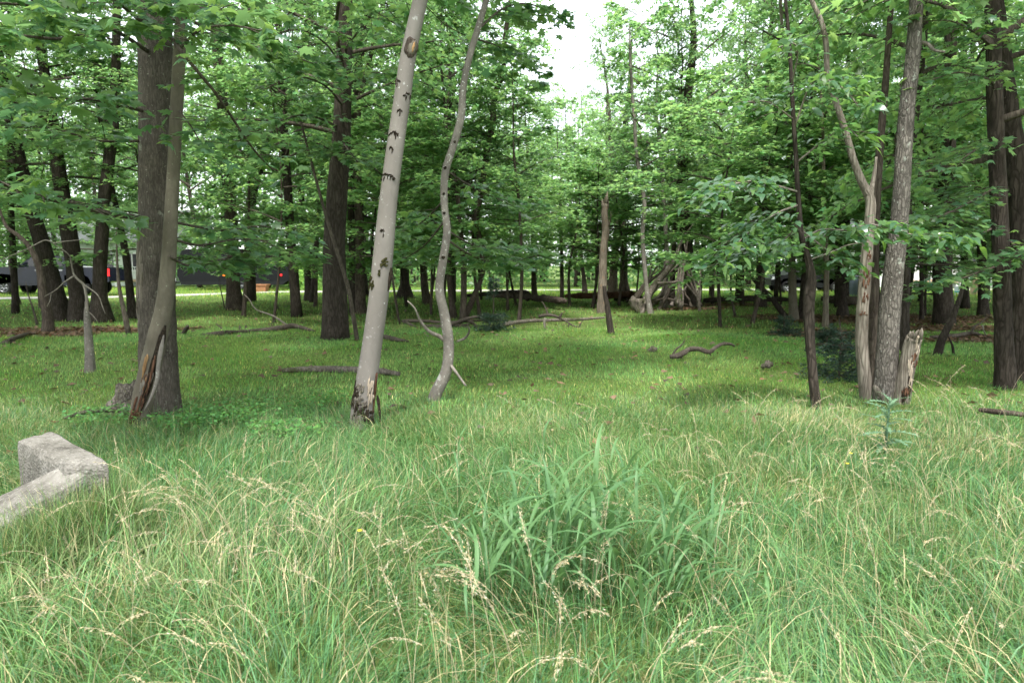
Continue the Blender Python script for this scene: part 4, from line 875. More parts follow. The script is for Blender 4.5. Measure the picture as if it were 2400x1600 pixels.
# brush heap of dead limbs
bl = 'tangled bare dead limb slanting up in the brush heap right of the snag'
HEAP = [([(1500, 738, .05), (1510, 716), (1520, 690), (1545, 655), (1575, 620), (1600, 560), (1625, 525)], .16), ([(1478, 716), (1495, 690), (1520, 660), (1548, 640), (1565, 615)], .12), ([(1490, 724), (1515, 700), (1545, 672), (1570, 660)], .10),
        ([(1500, 730), (1540, 698), (1580, 668), (1600, 620), (1612, 590)], .09), ([(1540, 664), (1575, 662), (1600, 660), (1620, 680), (1640, 706)], .06), ([(1505, 712), (1560, 700), (1600, 712), (1640, 720)], .07),
        ([(1545, 735), (1548, 715), (1560, 690), (1580, 640)], .05), ([(1566, 730), (1564, 705), (1570, 680)], .05), ([(1596, 722), (1590, 690), (1600, 650), (1612, 560)], .08)]
rg = np.random.default_rng(61)
for k in range(15):
    u0 = rg.uniform(1478, 1645); v0 = rg.uniform(712, 738); up = rg.uniform(40, 150); dx = rg.uniform(-20, 90) * (1 if u0 < 1580 else -.6)
    HEAP.append(([(u0, v0), (u0 + dx * .35 + rg.normal(0, 5), v0 - up * .4), (u0 + dx * .7 + rg.normal(0, 6), v0 - up * .7), (u0 + dx, v0 - up)], rg.uniform(.03, .075)))
for k, (pts, r) in enumerate(HEAP):
    Yh = 23.5 + (k % 4) * .45
    g = A(pts[0][0], pts[0][1], Yh); o = thing('dead_limb', (g[0], g[1], 0), bl, 'branch', 'dead limbs of the brush heap')
    twig(o, [(p[0], p[1], Yh + .1 * i) for i, p in enumerate(pts)], r, .02, ('log_grey', 'twig', 'twig_pale', 'dead_wood')[k % 4], 'limb', 18)
# upturned root at its left foot
rw = thing('root_mass', G(1500, 736), 'twisted upturned root at the left foot of the brush heap', 'root')
for pts, r in (([(1484, 702), (1486, 715), (1494, 726), (1500, 740)], .14), ([(1498, 705), (1500, 720), (1502, 738)], .12), ([(1478, 700), (1490, 706), (1508, 704)], .12), ([(1500, 738), (1506, 730), (1512, 712)], .10)):
    twig(rw, [(u, v, 22.4) for u, v in pts], r, r * .6, 'log_grey', 'root', 14)
# twig heap under the V-shaped pair
tl = 'thin dead branch of the low twig heap at the foot of the V-shaped stems'
for k, pts in enumerate(([(945, 752, .1), (975, 766, .03)], [(948, 752, .12), (1000, 752, .12), (1040, 756, .08), (1100, 752, .15), (1145, 750, .2)], [(1050, 765, .05), (1080, 752, .2), (1120, 742, .3), (1140, 755, .1)], [(1070, 760, .05), (1100, 745, .25), (1130, 745, .25), (1150, 760, .05)],
                        [(1040, 758, .1), (1075, 765, .05), (1105, 768, .05)], [(1085, 748, .2), (1110, 758, .1), (1118, 770, .03)], [(985, 765, .03), (1050, 762, .08), (1090, 748, .2)], [(1020, 768, .04), (1060, 764, .06), (1100, 760, .08)])):
    P = np.array([G(u, v, h) for u, v, h in pts]); o = thing('dead_twig', P[0] * np.array([1, 1, 0]), tl, 'branch', 'branches of the twig heap')
    q = spline(P, 12); MB().tube(q, np.linspace(.05, .02, 12), 7, disp=bark_disp(k, .25, 2, 8)).obj('stem', M['twig'], o)
fallen('fallen_branch', 'small curled dead root on the lawn behind the wavy pale stem', 'branch', [(1072, 800, .03), (1090, 792, .08), (1100, 776, .25), (1096, 762, .4)], [.03, .025, .02, .008], 'twig_pale')
fallen('fallen_branch', 'dark dead limb on the shaded lawn just right of the leaning pale tree', 'branch', [(880, 786, .05), (905, 790, .07), (930, 796, .05), (958, 800, .03)], [.03, .05, .045, .02], 'twig')
fallen('fallen_branch', 'thin grey stick lying left of the mossy stump', 'branch', [(150, 980, .1), (190, 968, .14), (230, 962, .14), (280, 962, .12)], [.012, .02, .022, .018], 'twig')
fallen('fallen_branch', 'thin brown stick in grass at the right edge', 'branch', [(2296, 960, .16), (2330, 964, .17), (2370, 968, .17), (2420, 974, .15)], [.02, .026, .024, .02], 'bark_brown')
fallen('fallen_branch', 'twiggy dead branch lying in the right shade', 'branch', [(2180, 790, .05), (2240, 786, .1), (2280, 780, .12), (2310, 790, .05), (2360, 800, .05)], [.03, .045, .04, .035, .02], 'twig', extra=(([(2276, 782), (2284, 765), (2300, 756), (2314, 742)], .03, 'twig', 14.6), ([(2302, 762), (2308, 780), (2318, 792)], .02, 'twig_pale', 14.6)))
fallen('fallen_log', 'low dark log lying in the shade behind the right cluster', 'log', [(1905, 808, .05), (1945, 812, .06), (1990, 816, .06), (2010, 818, .05)], [.03, .055, .055, .04], 'bark_dark')
fallen('fallen_log', 'long dark log in deep shade between brush heap and olive trunk', 'log', [(1650, 704, .2), (1720, 700, .25), (1800, 700, .25), (1850, 702, .2)], [.08, .11, .11, .07], 'bark_dark', amp=.4)
fallen('fallen_log', 'reddish log in deep shade left of the pale dead stem', 'log', [(1930, 700, .2), (1980, 704, .25), (2030, 704, .2)], [.12, .17, .12], 'bark_brown')
fallen('fallen_branch', 'dark crooked branch lying at far left below the reddish stem', 'branch', [(0, 806, .05), (20, 800, .1), (40, 790, .14), (75, 782, .06), (110, 790, .04)], [.03, .05, .045, .04, .02], 'twig')
for lab, u, v in (('small weathered wood chunk on the lawn right of the arching branch', 1798, 862), ('small brown wood scrap left of the arching branch', 1529, 826)):
    c = G(u, v); b = MB()
    for k in range(4):
        a = .7 * k - .4; d = np.array([cos(a), sin(a) * .5, .25 * (k % 2)]) * .09
        b.tube(np.array([c - d + [0, 0, .03], c + [0, 0, .05 + .015 * k], c + d + [0, 0, .05]]), [.03, .04, .02], 8, disp=bark_disp(k, .4, 2, 14))
    tag(b.obj('wood_chunk', M['log_grey']), lab, 'wood')

# ------------------------------------------------------------------ old concrete corner
def rough_hull(top, depth, cuts=10, seed=3):
    """solid with a quad top (4 corners, world) and walls going straight down, edges worn"""
    T = np.asarray(top, float); b = MB(); n = cuts
    s, t_ = np.meshgrid(np.linspace(0, 1, n + 1), np.linspace(0, 1, n + 1))
    Pt = (T[0] * ((1 - s) * (1 - t_))[..., None] + T[1] * (s * (1 - t_))[..., None] + T[2] * (s * t_)[..., None] + T[3] * ((1 - s) * t_)[..., None])
    e = np.minimum(np.minimum(s, 1 - s), np.minimum(t_, 1 - t_)); Pt = Pt.copy()
    Pt[..., 2] += (fbm(Pt[..., 0] * 9, Pt[..., 1] * 9, 0, seed) - .5) * .012 - np.where(e < .001, .006 + .03 * vn(Pt[..., 0] * 22, Pt[..., 1] * 22, 3, seed) ** 2, 0)
    i = (np.arange(n)[:, None] * (n + 1) + np.arange(n)[None]).ravel(); b.add(Pt.reshape(-1, 3), np.stack([i, i + 1, i + n + 2, i + n + 1], 1))
    ring = [Pt[0, k] for k in range(n)] + [Pt[k, n] for k in range(n)] + [Pt[n, n - k] for k in range(n)] + [Pt[n - k, 0] for k in range(n)]
    ring = np.array(ring); m = len(ring); c = T.mean(0); lv = np.r_[0, .03, np.linspace(.08, depth, 8)]; L = []
    for z in lv:
        o = unit((ring - c) * np.array([1, 1, 0])); r = ring + o * ((.012 if z > 0 else 0) + ((fbm(ring[:, 0] * 8, ring[:, 1] * 8, z * 8, seed) - .5) * .014 * (z > .04))[:, None]); r[:, 2] -= z; L.append(r)
    j = np.arange(m); k = (j + 1) % m
    F = np.concatenate([np.stack([q * m + j, (q + 1) * m + j, (q + 1) * m + k, q * m + k], 1) for q in range(len(lv) - 1)])
    b.add(np.concatenate(L), F); return b
zt = .50
ct = [G(40, 1024, zt), G(230, 1078, zt), G(252, 1076, zt), G(124, 1006, zt)]
Bl, Br_, Bk, Bf = G(42, 1026, zt), G(150, 1084, zt - .01), G(250, 1078, zt), G(122, 1007, zt)
hw_ = thing('concrete_corner', (Bl[0], Bl[1], 0), 'broken grey concrete wall corner in the grass at lower left', 'concrete wall')
rough_hull([Bl, Br_, Bk, Bf], .75, 12, 3).obj('block', M['concrete'], hw_, smooth=False)
Wa, Wb = G(160, 1082, zt - .025), G(248, 1079, zt - .025)
We, Wf = G(-60, 1186, .24), G(-60, 1262, .24)
rough_hull([We, Wf, Wb, Wa], .75, 14, 7).obj('wing_wall', M['concrete'], hw_, smooth=False)

# ------------------------------------------------------------------ vehicles beyond the trees
M['navy'] = plain('navy_paint', (.007, .009, .020), .22, .45, 0, .05)
M['black_paint'] = plain('black_paint', (.010, .011, .012), .5, .2, 0, .05)
M['charcoal'] = plain('charcoal_panel', (.012, .013, .014), .8, .05, 0, .1)
M['rubber'] = plain('rubber', (.012, .012, .012), .85, .2)
M['chrome'] = plain('chrome', (.55, .56, .58), .25, .5, .9, .03)
M['alloy'] = plain('alloy', (.16, .165, .17), .35, .5, .7, .05)
M['glass'] = plain('dark_glass', (.012, .015, .018), .08, .6, 0, .03)
M['lamp_clear'] = plain('clear_lamp', (.6, .62, .65), .2, .6)
M['amber'] = emit('amber_lamp', (1, .22, .03), 1.0)
M['red'] = emit('red_lamp', (1, .03, .03), 1.0)
M['white'] = plain('white_paint', (.72, .73, .72), .6, .3, 0, .05)
M['siding'] = plain('pale_siding', (.55, .61, .55), .7, .2, 0, .06)
M['roof'] = plain('grey_shingle', (.25, .25, .26), .9, .1, 0, .25, 20)
M['tan'] = plain('tan_wood', (.40, .30, .20), .8, .2, 0, .2)
M['orange_box'] = plain('terracotta', (.26, .125, .06), .7, .2, 0, .1)
M['teal'] = plain('teal_plastic', (.02, .36, .38), .35, .5, 0, .08)
M['dark_wood'] = plain('dark_wood', (.03, .026, .02), .8, .2, 0, .2)
M['tarp'] = plain('blue_grey_tarp', (.10, .12, .15), .7, .2, 0, .15)

def arch(x, r, z0, n=9): return [(x + r * cos(a), z0 + r * sin(a)) for a in np.linspace(0, pi, n)]
def wheel(o, x, y, r, face=-1):
    w_ = bpy.data.objects.new('wheel', None); C.objects.link(w_); w_.parent = o; w_.location = (x, y, r)
    MB().lathe([(r * .6, .12), (r * .9, .13), (r, .08), (r, -.08), (r * .9, -.13), (r * .6, -.12)], (0, 0, 0), 24).obj('tyre', M['rubber'], w_, local=True)
    b = MB().lathe([(r * .62, face * .06), (r * .62, face * .12), (r * .54, face * .12), (r * .5, face * .05), (.001, face * .05)], (0, 0, 0), 24)
    for k in range(6):
        a = k * pi / 3; c_, s_ = cos(a), sin(a); q = np.array([(-.035, face * .06, .03), (.035, face * .06, .03), (.05, face * .09, r * .56), (-.05, face * .09, r * .56), (-.035, face * .10, .03), (.035, face * .10, .03), (.05, face * .11, r * .56), (-.05, face * .11, r * .56)])
        q = np.stack([q[:, 0] * c_ + q[:, 2] * s_, q[:, 1], -q[:, 0] * s_ + q[:, 2] * c_], 1); b.add(q, np.array([(4, 5, 6, 7), (0, 1, 5, 4), (1, 2, 6, 5), (2, 3, 7, 6), (3, 0, 4, 7)]))
    b.obj('rim', M['alloy'], w_, local=True)
def quad(o, name, pts, y, mat, th=.02):
    MB().prism(pts, y - th, y + th).obj(name, M[mat], o, False, local=True)
def pickup(X, Y):
    o = thing('pickup_truck', (X, Y, float(hgt(X + 3, Y))), 'dark navy crew-cab pickup truck facing left beyond the trees', 'truck')
    low = [(0, .62), (.02, 1.02), (.10, 1.30), (.4, 1.42), (1.2, 1.47), (1.85, 1.49), (4.55, 1.45), (6.6, 1.45), (6.66, .72), (5.75, .62)] + arch(5.2, .5, .6) + [(4.6, .52), (1.72, .52)] + arch(1.15, .52, .6) + [(.5, .5)]
    MB().prism(low, .0, 2.02).obj('body', M['navy'], o, False, local=True)
    cab = [(1.80, 1.46), (2.62, 1.98), (3.0, 2.04), (4.15, 2.02), (4.42, 1.95), (4.58, 1.43)]
    MB().prism(cab, .16, 1.86).obj('cab', M['navy'], o, False, local=True)
    quad(o, 'window', [(2.05, 1.50), (2.62, 1.90), (3.12, 1.94), (3.12, 1.50)], .15, 'glass'); quad(o, 'window', [(3.22, 1.50), (3.22, 1.94), (4.1, 1.92), (4.25, 1.50)], .15, 'glass')
    quad(o, 'door', [(1.95, .62), (1.95, 1.44), (3.15, 1.44), (3.15, .62)], -.005, 'navy', .01); quad(o, 'door', [(3.2, .62), (3.2, 1.43), (4.35, 1.43), (4.35, .72)], -.005, 'navy', .01)
    quad(o, 'bed_rail', [(4.62, 1.45), (4.62, 1.50), (6.62, 1.50), (6.62, 1.45)], .02, 'chrome', .03)
    quad(o, 'windshield_cowl', [(1.75, 1.49), (1.75, 1.52), (2.1, 1.55), (2.1, 1.49)], .6, 'black_paint', .5)
    for x in (2.9, 4.1): quad(o, 'handle', [(x, 1.28), (x, 1.32), (x + .2, 1.32), (x + .2, 1.28)], -.03, 'chrome', .015)
    MB().box(-.12, .3, -.02, 2.04, .50, .74).obj('bumper', M['chrome'], o, False, local=True)
    quad(o, 'headlight', [(-.02, .92), (.0, 1.22), (.36, 1.22), (.30, .98)], -.01, 'lamp_clear', .02)
    quad(o, 'marker_lamp', [(.36, 1.24), (.36, 1.31), (.62, 1.31), (.62, 1.24)], -.012, 'amber', .012)
    quad(o, 'mirror', [(2.0, 1.46), (1.98, 1.72), (2.2, 1.72), (2.2, 1.46)], -.14, 'black_paint', .07)
    MB().box(.02, .08, .2, 1.82, .8, 1.28).obj('grille', M['chrome'], o, False, local=True)
    quad(o, 'tail_light', [(6.55, 1.0), (6.55, 1.38), (6.68, 1.38), (6.68, 1.0)], .0, 'red', .012)
    for x in (1.15, 5.2):
        wheel(o, x, .14, .43); wheel(o, x, 1.88, .43, 1)
pickup(-27.4, 35.3)
def trailer(X, Y):
    o = thing('travel_trailer', (X, Y, 0), 'long dark charcoal camper trailer with pale roof parked left of centre', 'trailer')
    L = 7.0; prof = [(.15, .55), (0, .9), (.05, 1.8), (.35, 2.45), (.6, 2.55), (L - .35, 2.55), (L - .08, 2.4), (L, 1.6), (L - .05, .6)]
    MB().prism(prof, 0, 2.4).obj('body', M['charcoal'], o, False, local=True)
    MB().prism([(.55, 2.556), (.7, 2.64), (L - .5, 2.64), (L - .33, 2.556)], .05, 2.35).obj('roof', M['white'], o, False, local=True)
    MB().prism([(.2, .35), (.17, .62), (L - .08, .66), (L - .5, .35)], .01, 2.39).obj('skirt', M['black_paint'], o, False, local=True)
    for a, c in ((.7, 1.5), (2.2, 3.2), (5.0, 6.2)):
        quad(o, 'window_frame', [(a - .05, 1.45), (a - .05, 2.1), (c + .05, 2.1), (c + .05, 1.45)], -.005, 'black_paint', .015); quad(o, 'window', [(a, 1.5), (a, 2.05), (c, 2.05), (c, 1.5)], -.022, 'glass', .008)
    quad(o, 'door', [(3.7, .62), (3.7, 2.3), (4.5, 2.3), (4.5, .62)], -.008, 'charcoal', .014); quad(o, 'door_handle', [(3.78, 1.3), (3.78, 1.42), (3.84, 1.42), (3.84, 1.3)], -.04, 'chrome', .02)
    quad(o, 'stripe', [(.1, 1.25), (.1, 1.33), (3.68, 1.33), (3.68, 1.25)], -.005, 'black_paint', .006)
    MB().box(.6, L - .6, .3, 1.0, 2.66, 2.80).obj('roof_unit', M['white'], o, False, local=True)
    u = lambda x: (x - 1200) / FPX * Y - X
    for uu, mt, nm in ((528, 'amber', 'marker_lamp'), (661, 'red', 'tail_light')): quad(o, nm, [(u(uu) - .07, .90), (u(uu) - .07, 1.01), (u(uu) + .07, 1.01), (u(uu) + .07, .90)], -.02, mt, .012)
    for x in (3.9, 4.7): wheel(o, x, .12, .34); wheel(o, x, 2.28, .34, 1)
    MB().tube(np.array([(.2, 1.2, .5), (-.9, 1.2, .48)]), [.06, .05], 8).obj('tow_bar', M['black_paint'], o, local=True)
    MB().tube(np.array([(-.7, 1.2, .05), (-.7, 1.2, .75)]), [.035, .03], 8).obj('jack_leg', M['alloy'], o, local=True)
trailer(-20.8, 42.6)
def suv(X, Y):
    o = thing('parked_car', (X, Y, 0), 'black car parked beyond the right-hand trunks', 'car')
    low = [(0, .45), (.0, .8), (.15, .98), (1.1, 1.06), (4.4, 1.05), (4.6, .95), (4.6, .5), (4.15, .4)] + arch(3.7, .42, .42) + [(3.25, .32), (1.35, .32)] + arch(.9, .42, .42) + [(.4, .4)]
    MB().prism(low, 0, 1.85).obj('body', M['black_paint'], o, False, local=True)
    MB().prism([(1.0, 1.05), (1.75, 1.6), (2.1, 1.66), (3.9, 1.64), (4.45, 1.05)], .14, 1.71).obj('cabin', M['black_paint'], o, False, local=True)
    quad(o, 'window', [(1.3, 1.1), (1.85, 1.54), (2.55, 1.57), (2.55, 1.1)], .13, 'glass', .015); quad(o, 'window', [(2.63, 1.1), (2.63, 1.57), (3.75, 1.54), (4.1, 1.1)], .13, 'glass', .015)
    quad(o, 'headlight', [(.0, .76), (.06, .92), (.35, .94), (.3, .8)], -.005, 'lamp_clear', .015)
    for x in (.9, 3.7): wheel(o, x, .12, .35); wheel(o, x, 1.72, .35, 1)
suv(14.6, 38.6)

# ------------------------------------------------------------------ houses and yard things
def house(label, X0, X1, Y0, Y1, ze, zr, wins, door, wall='siding'):
    o = thing('house', (X0, Y0, 0), label, 'house'); L, D = X1 - X0, Y1 - Y0
    b = MB().box(0, L, 0, D, -.1, ze); gx = [(0, ze), (D / 2, zr), (D, ze)]
    for x in (0, L): b.add([(x, y, z) for y, z in gx], np.array([(0, 1, 2)]))
    wl = b.obj('wall', M[wall], o, False, local=True)
    for k in range(int((ze - .3) / .24)):
        MB().box(-.01, L + .01, -.025, -.002, .3 + k * .24, .3 + k * .24 + .2).obj('siding_board', M[wall], wl, False, local=True)
    s = (zr - ze) / (D / 2); ov = .4
    for sg in (0, 1):
        y_e, y_r = (-ov, D / 2) if sg == 0 else (D + ov, D / 2); ze_ = ze - ov * s
        b = MB(); V = [(-ov, y_e, ze_), (L + ov, y_e, ze_), (L + ov, y_r, zr), (-ov, y_r, zr)]; V += [(x, y, z + .12) for x, y, z in V]
        b.add(V, np.array([(0, 3, 2, 1), (4, 5, 6, 7), (0, 1, 5, 4), (1, 2, 6, 5), (2, 3, 7, 6), (3, 0, 4, 7)])); b.obj('roof', M['roof'], o, False, local=True)
    for x, z, w_, h_ in wins:
        wi = MB().box(x, x + w_, -.02, .0, z, z + h_).obj('window', M['glass'], o, False, local=True); wi.location = (0, -.03, 0)
        b = MB()
        for q in ((x - .08, x, z - .08, z + h_ + .08), (x + w_, x + w_ + .08, z - .08, z + h_ + .08), (x, x + w_, z + h_, z + h_ + .08), (x, x + w_, z - .08, z), (x + w_ / 2 - .03, x + w_ / 2 + .03, z, z + h_)): b.box(q[0], q[1], -.06, -.01, q[2], q[3])
        b.obj('window_frame', M['white'], wi, False, local=True)
    if door: d = MB().box(door, door + .95, -.07, -.028, .25, 2.3).obj('door', M['dark_wood'], o, False, local=True)
    return o
hl = house('pale green-white house behind the pickup truck', -35, -25.6, 52, 59, 3.5, 5.8, [(1.0, 1.1, 1.2, 1.3), (3.6, 1.1, 1.4, 1.3), (5.8, 1.2, 1.0, 1.2)], 7.4)
hr = house('white house with railed porch behind the right-hand trunks', 24, 36, 48, 55, 3.4, 5.6, [(1.5, 1.2, 1.2, 1.2), (7.0, 1.2, 1.4, 1.2)], 4.6, 'white')
def porch(o, x0, x1, y, z, h, steps=0):
    MB().box(x0, x1, y, -.03, z - .15, z).obj('porch_floor', M['tan'], o, False, local=True)
    for x in np.linspace(x0 + .06, x1 - .06, 4): MB().box(x - .06, x + .06, y + .02, y + .14, 0, z + h + 1.1).obj('porch_post', M['white'], o, False, local=True)
    MB().box(x0, x1, y + .04, y + .12, z + h - .06, z + h).obj('rail', M['white'], o, False, local=True); MB().box(x0, x1, y + .045, y + .115, z + .1, z + .15).obj('rail', M['white'], o, False, local=True)
    for x in np.arange(x0 + .2, x1 - .1, .16): MB().box(x - .018, x + .018, y + .06, y + .1, z + .15, z + h - .06).obj('baluster', M['white'], o, False, local=True)
porch(hr, 2.6, 7.2, -2.4, .55, .95); porch(hl, 6.0, 9.2, -2.0, .5, .95)
# picnic table
p = A(2148, 640, 29.5); pt = thing('picnic_table', (p[0], 29.5, float(hgt(p[0], 29.5))), 'low dark wooden picnic table in the right-hand yard', 'table')
for k in range(4): MB().box(-.75, .75, -.36 + k * .19, -.36 + k * .19 + .17, .56, .60).obj('table_plank', M['dark_wood'], pt, False, local=True)
for y in (-.72, .5): MB().box(-.75, .75, y, y + .22, .32, .36).obj('seat', M['dark_wood'], pt, False, local=True)
for x in (-.6, .6):
    for sg in (-1, 1): MB().tube(np.array([(x, sg * .62, -.1), (x, sg * .15, .58)]), [.045, .045], 6).obj('leg', M['dark_wood'], pt, local=True)
    MB().box(x - .03, x + .03, -.72, .72, .27, .318).obj('cross_beam', M['dark_wood'], pt, False, local=True)
# toddler slide
p = G(2186, 696); sl = thing('toy_slide', (p[0], p[1], 0), 'small teal plastic slide in the right-hand yard', 'slide')
t_ = np.linspace(0, 1, 14); cz = .62 * (1 - t_) ** 1.6 + .06; cx = -.25 + .95 * t_
V = np.array([(cx[i], y, cz[i] + (.10 if abs(y) > .2 else 0)) for i in range(14) for y in (-.24, -.2, .2, .24)] + [(cx[i], y, cz[i] - .04) for i in range(14) for y in (-.24, -.2, .2, .24)])
F = [(i * 4 + j, i * 4 + j + 1, i * 4 + j + 5, i * 4 + j + 4) for i in range(13) for j in range(3)]
MB().add(V, np.array(F + [(a + 56, d + 56, c_ + 56, b_ + 56) for a, b_, c_, d in F] + [(i * 4 + j, i * 4 + 4 + j, i * 4 + 60 + j, i * 4 + 56 + j) for i in range(13) for j in (0, 3)])).obj('chute', M['teal'], sl, local=True)
for y in (-.2, .2): MB().tube(np.array([(-.55, y, 0), (-.3, y, .8)]), [.03, .03], 8).obj('ladder_rail', M['teal'], sl, local=True)
for z in (.18, .4, .6): MB().tube(np.array([(-.55 + .25 * z / .8, -.2, z), (-.55 + .25 * z / .8, .2, z)]), [.02, .02], 6).obj('rung', M['teal'], sl, local=True)
p = G(2247, 694); tc = thing('toy_chair', (p[0], p[1], 0), 'tiny teal and white toy seat right of the slide', 'toy')
MB().box(-.16, .16, -.14, .14, .2, .25).obj('seat', M['teal'], tc, False, local=True); MB().box(-.16, .16, .11, .15, .25, .5).obj('backrest', M['white'], tc, False, local=True)
for x in (-.13, .13):
    for y in (-.11, .11): MB().box(x - .02, x + .02, y - .02, y + .02, -.05, .2).obj('leg', M['white'], tc, False, local=True)
# terracotta planter under the trailer's end, tarp-covered pile, tan posts
p = G(606, 684); bx = thing('planter_box', (p[0], p[1], 0), 'orange-brown wooden box on the verge below the trailer end', 'box')
MB().prism([(-.5, 0), (-.55, .38), (.55, .38), (.5, 0)], -.3, .3).obj('tub', M['orange_box'], bx, False, local=True); MB().prism([(-.6, .38), (-.6, .45), (.6, .45), (.6, .38)], -.35, .35).obj('rim', M['orange_box'], bx, False, local=True)
p = G(2002, 694); tp = MB(); th, ph = np.meshgrid(np.linspace(0, 2 * pi, 24, endpoint=False), np.linspace(0, pi / 2, 9))
sq = lambda c: np.sign(c) * np.abs(c) ** .45
V = np.stack([p[0] + .2 + .6 * sq(np.cos(th)) * np.sin(ph) ** .5 * (1 + .05 * np.sin(th * 9)), p[1] + .8 * sq(np.sin(th)) * np.sin(ph) ** .5, 1.05 * np.cos(ph) ** .6 + .08 * np.sin(th * 3) * np.sin(ph)], -1).reshape(-1, 3)
F = [(q * 24 + k, (q + 1) * 24 + k, (q + 1) * 24 + (k + 1) % 24, q * 24 + (k + 1) % 24) for q in range(8) for k in range(24)]
tag(tp.add(V, np.array(F)).obj('covered_pile', M['tarp']), 'blue-grey tarp over a low pile behind the right trunks', 'tarp')
for lab, u_ in (('left of two tan wooden posts in the right-hand yard', 2278), ('right of two tan wooden posts in the right-hand yard', 2288)):
    p = G(u_, 690); b = MB().box(p[0] - .07, p[0] + .07, p[1] - .07, p[1] + .07, -.1, 1.6); b.prism([(p[0] - .09, 1.6), (p[0], 1.72), (p[0] + .09, 1.6)], p[1] - .09, p[1] + .09)
    tag(b.obj('wooden_post', M['tan'], smooth=False), lab, 'post')
# bright round bush on the verge
p = A(714, 655, 43.5); rng = np.random.default_rng(8); bu = thing('round_bush', (p[0], p[1], 0), 'bright light-green round bush right of the trailer', 'bush')
n = 2600; a = rng.uniform(0, 2 * pi, n); c_ = rng.uniform(-.1, 1, n); r = rng.uniform(.7, 1.0, n) ** .5
q = np.stack([p[0] + 1.0 * r * np.sqrt(1 - np.clip(c_, 0, 1) ** 2) * np.cos(a), p[1] + .9 * r * np.sqrt(1 - np.clip(c_, 0, 1) ** 2) * np.sin(a), .12 + 1.35 * r * np.clip(c_, 0, 1)], 1) + rng.normal(0, .06, (n, 3))
V, F, k = leaf_geo('diamond', q, rng.normal(0, 1, (n, 3)), np.array([0, 0, .6]) + rng.normal(0, .7, (n, 3)), rng.uniform(.1, .17, n))
tag(MB().add(V, F, 0, leaf_cols(rng, n, k) * np.array([2.0, 1.7, 1.6])).obj('foliage', M['leaf'], bu), kind='stuff')
for k in range(5): MB().tube(np.array([p * [1, 1, 0], p * [1, 1, 0] + [.4 * cos(k * 1.3), .4 * sin(k * 1.3), .7]]), [.03, .01], 6).obj('stem', M['twig'], bu)

# ------------------------------------------------------------------ dead leaf litter
LIT = [(1958, 784, 1.5, .9), (1700, 718, 1.6, .5), (2260, 772, 2.6, .9), (2080, 752, 3.5, 1.2), (2330, 800, 1.4, .6), (190, 778, 2.4, .6), (1590, 726, 1.8, .5), (1950, 742, 3.0, .8), (100, 790, 1.2, .4), (330, 775, 1.6, .4), (1650, 712, 2.0, .5)]
LC = [(G(u, v)[:2], a, b_) for u, v, a, b_ in LIT]
def in_litter(x, y):
    m_ = np.zeros(len(x))
    for c, a, b_ in LC: m_ = np.maximum(m_, 1 - ((x - c[0]) / a) ** 2 - ((y - c[1]) / b_) ** 2)
    return m_
rng = np.random.default_rng(12); P = []
for c, a, b_ in LC:
    n = int(700 * a * b_) + 200; r = np.sqrt(rng.random(n)) * 1.05; t_ = rng.uniform(0, 2 * pi, n); P.append(np.stack([c[0] + a * r * np.cos(t_), c[1] + b_ * r * np.sin(t_)], 1))
yy = np.sqrt(rng.random(3600) * (30 ** 2 - 5.5 ** 2) + 5.5 ** 2); P.append(np.stack([(rng.random(3600) * 2 - 1) * .8 * yy, yy], 1))
P = np.concatenate(P); n = len(P); z = hgt(P[:, 0], P[:, 1]) + rng.uniform(.01, .07, n); an = rng.uniform(0, 2 * pi, n)
V, F, k = leaf_geo('diamond', np.c_[P, z], np.stack([np.cos(an), np.sin(an), rng.normal(0, .15, n)], 1), np.array([0, 0, 1]) + rng.normal(0, .3, (n, 3)), rng.uniform(.06, .13, n))
tag(MB().add(V, F, 0, leaf_cols(rng, n, k, .55, 1.4)).obj('leaf_litter', M['litter'], local=True), 'drifts of brown dead leaves under the trees', 'leaf litter', kind='stuff')

# ------------------------------------------------------------------ grass
def blades(P, h, az, bend, wd, col, seg, colt=None):
    """tapered arching blades; returns verts, faces, colours"""
    n = len(P); t_ = np.linspace(0, 1, seg + 1); d = np.stack([np.cos(az), np.sin(az)], 1)
    wa = az + pi / 2 + np.random.default_rng(1).normal(0, .6, n); wv = np.stack([np.cos(wa), np.sin(wa), np.zeros(n)], 1)
    ang = bend[:, None] * t_[None]                        # curl angle along the blade
    st = h / seg; x = np.zeros((n, seg + 1)); z = np.zeros((n, seg + 1))
    for k in range(1, seg + 1):
        a = (ang[:, k] + ang[:, k - 1]) / 2; x[:, k] = x[:, k - 1] + np.sin(a) * st; z[:, k] = z[:, k - 1] + np.cos(a) * st
    z = np.maximum(z, .005)
    cen = P[:, None] + np.concatenate([d[:, None] * x[..., None], z[..., None]], -1)
    prof = np.interp(t_, [0, .3, 1], [.7, 1, .0]); k = 2 * seg + 1
    V = np.zeros((n, k, 3)); Cc = np.zeros((n, k, 3)); f = np.interp(t_, [0, .5, 1], [.62, 1, 1.12])
    ct = col if colt is None else colt
    for q in range(seg):
        V[:, 2 * q] = cen[:, q] - wv * (wd * prof[q] / 2)[:, None]; V[:, 2 * q + 1] = cen[:, q] + wv * (wd * prof[q] / 2)[:, None]
        cc = (col * (1 - t_[q]) + ct * t_[q]); Cc[:, 2 * q] = cc; Cc[:, 2 * q + 1] = cc
    V[:, -1] = cen[:, -1]; Cc[:, -1] = ct
    o = (np.arange(n) * k)[:, None]
    F4 = np.concatenate([o + np.array([[2 * q, 2 * q + 1, 2 * q + 3, 2 * q + 2]]) for q in range(seg - 1)]) if seg > 1 else np.zeros((0, 4), int)
    F3 = o + np.array([[2 * seg - 2, 2 * seg - 1, 2 * seg]])
    return V.reshape(-1, 3), [F4, F3], Cc.reshape(-1, 3)
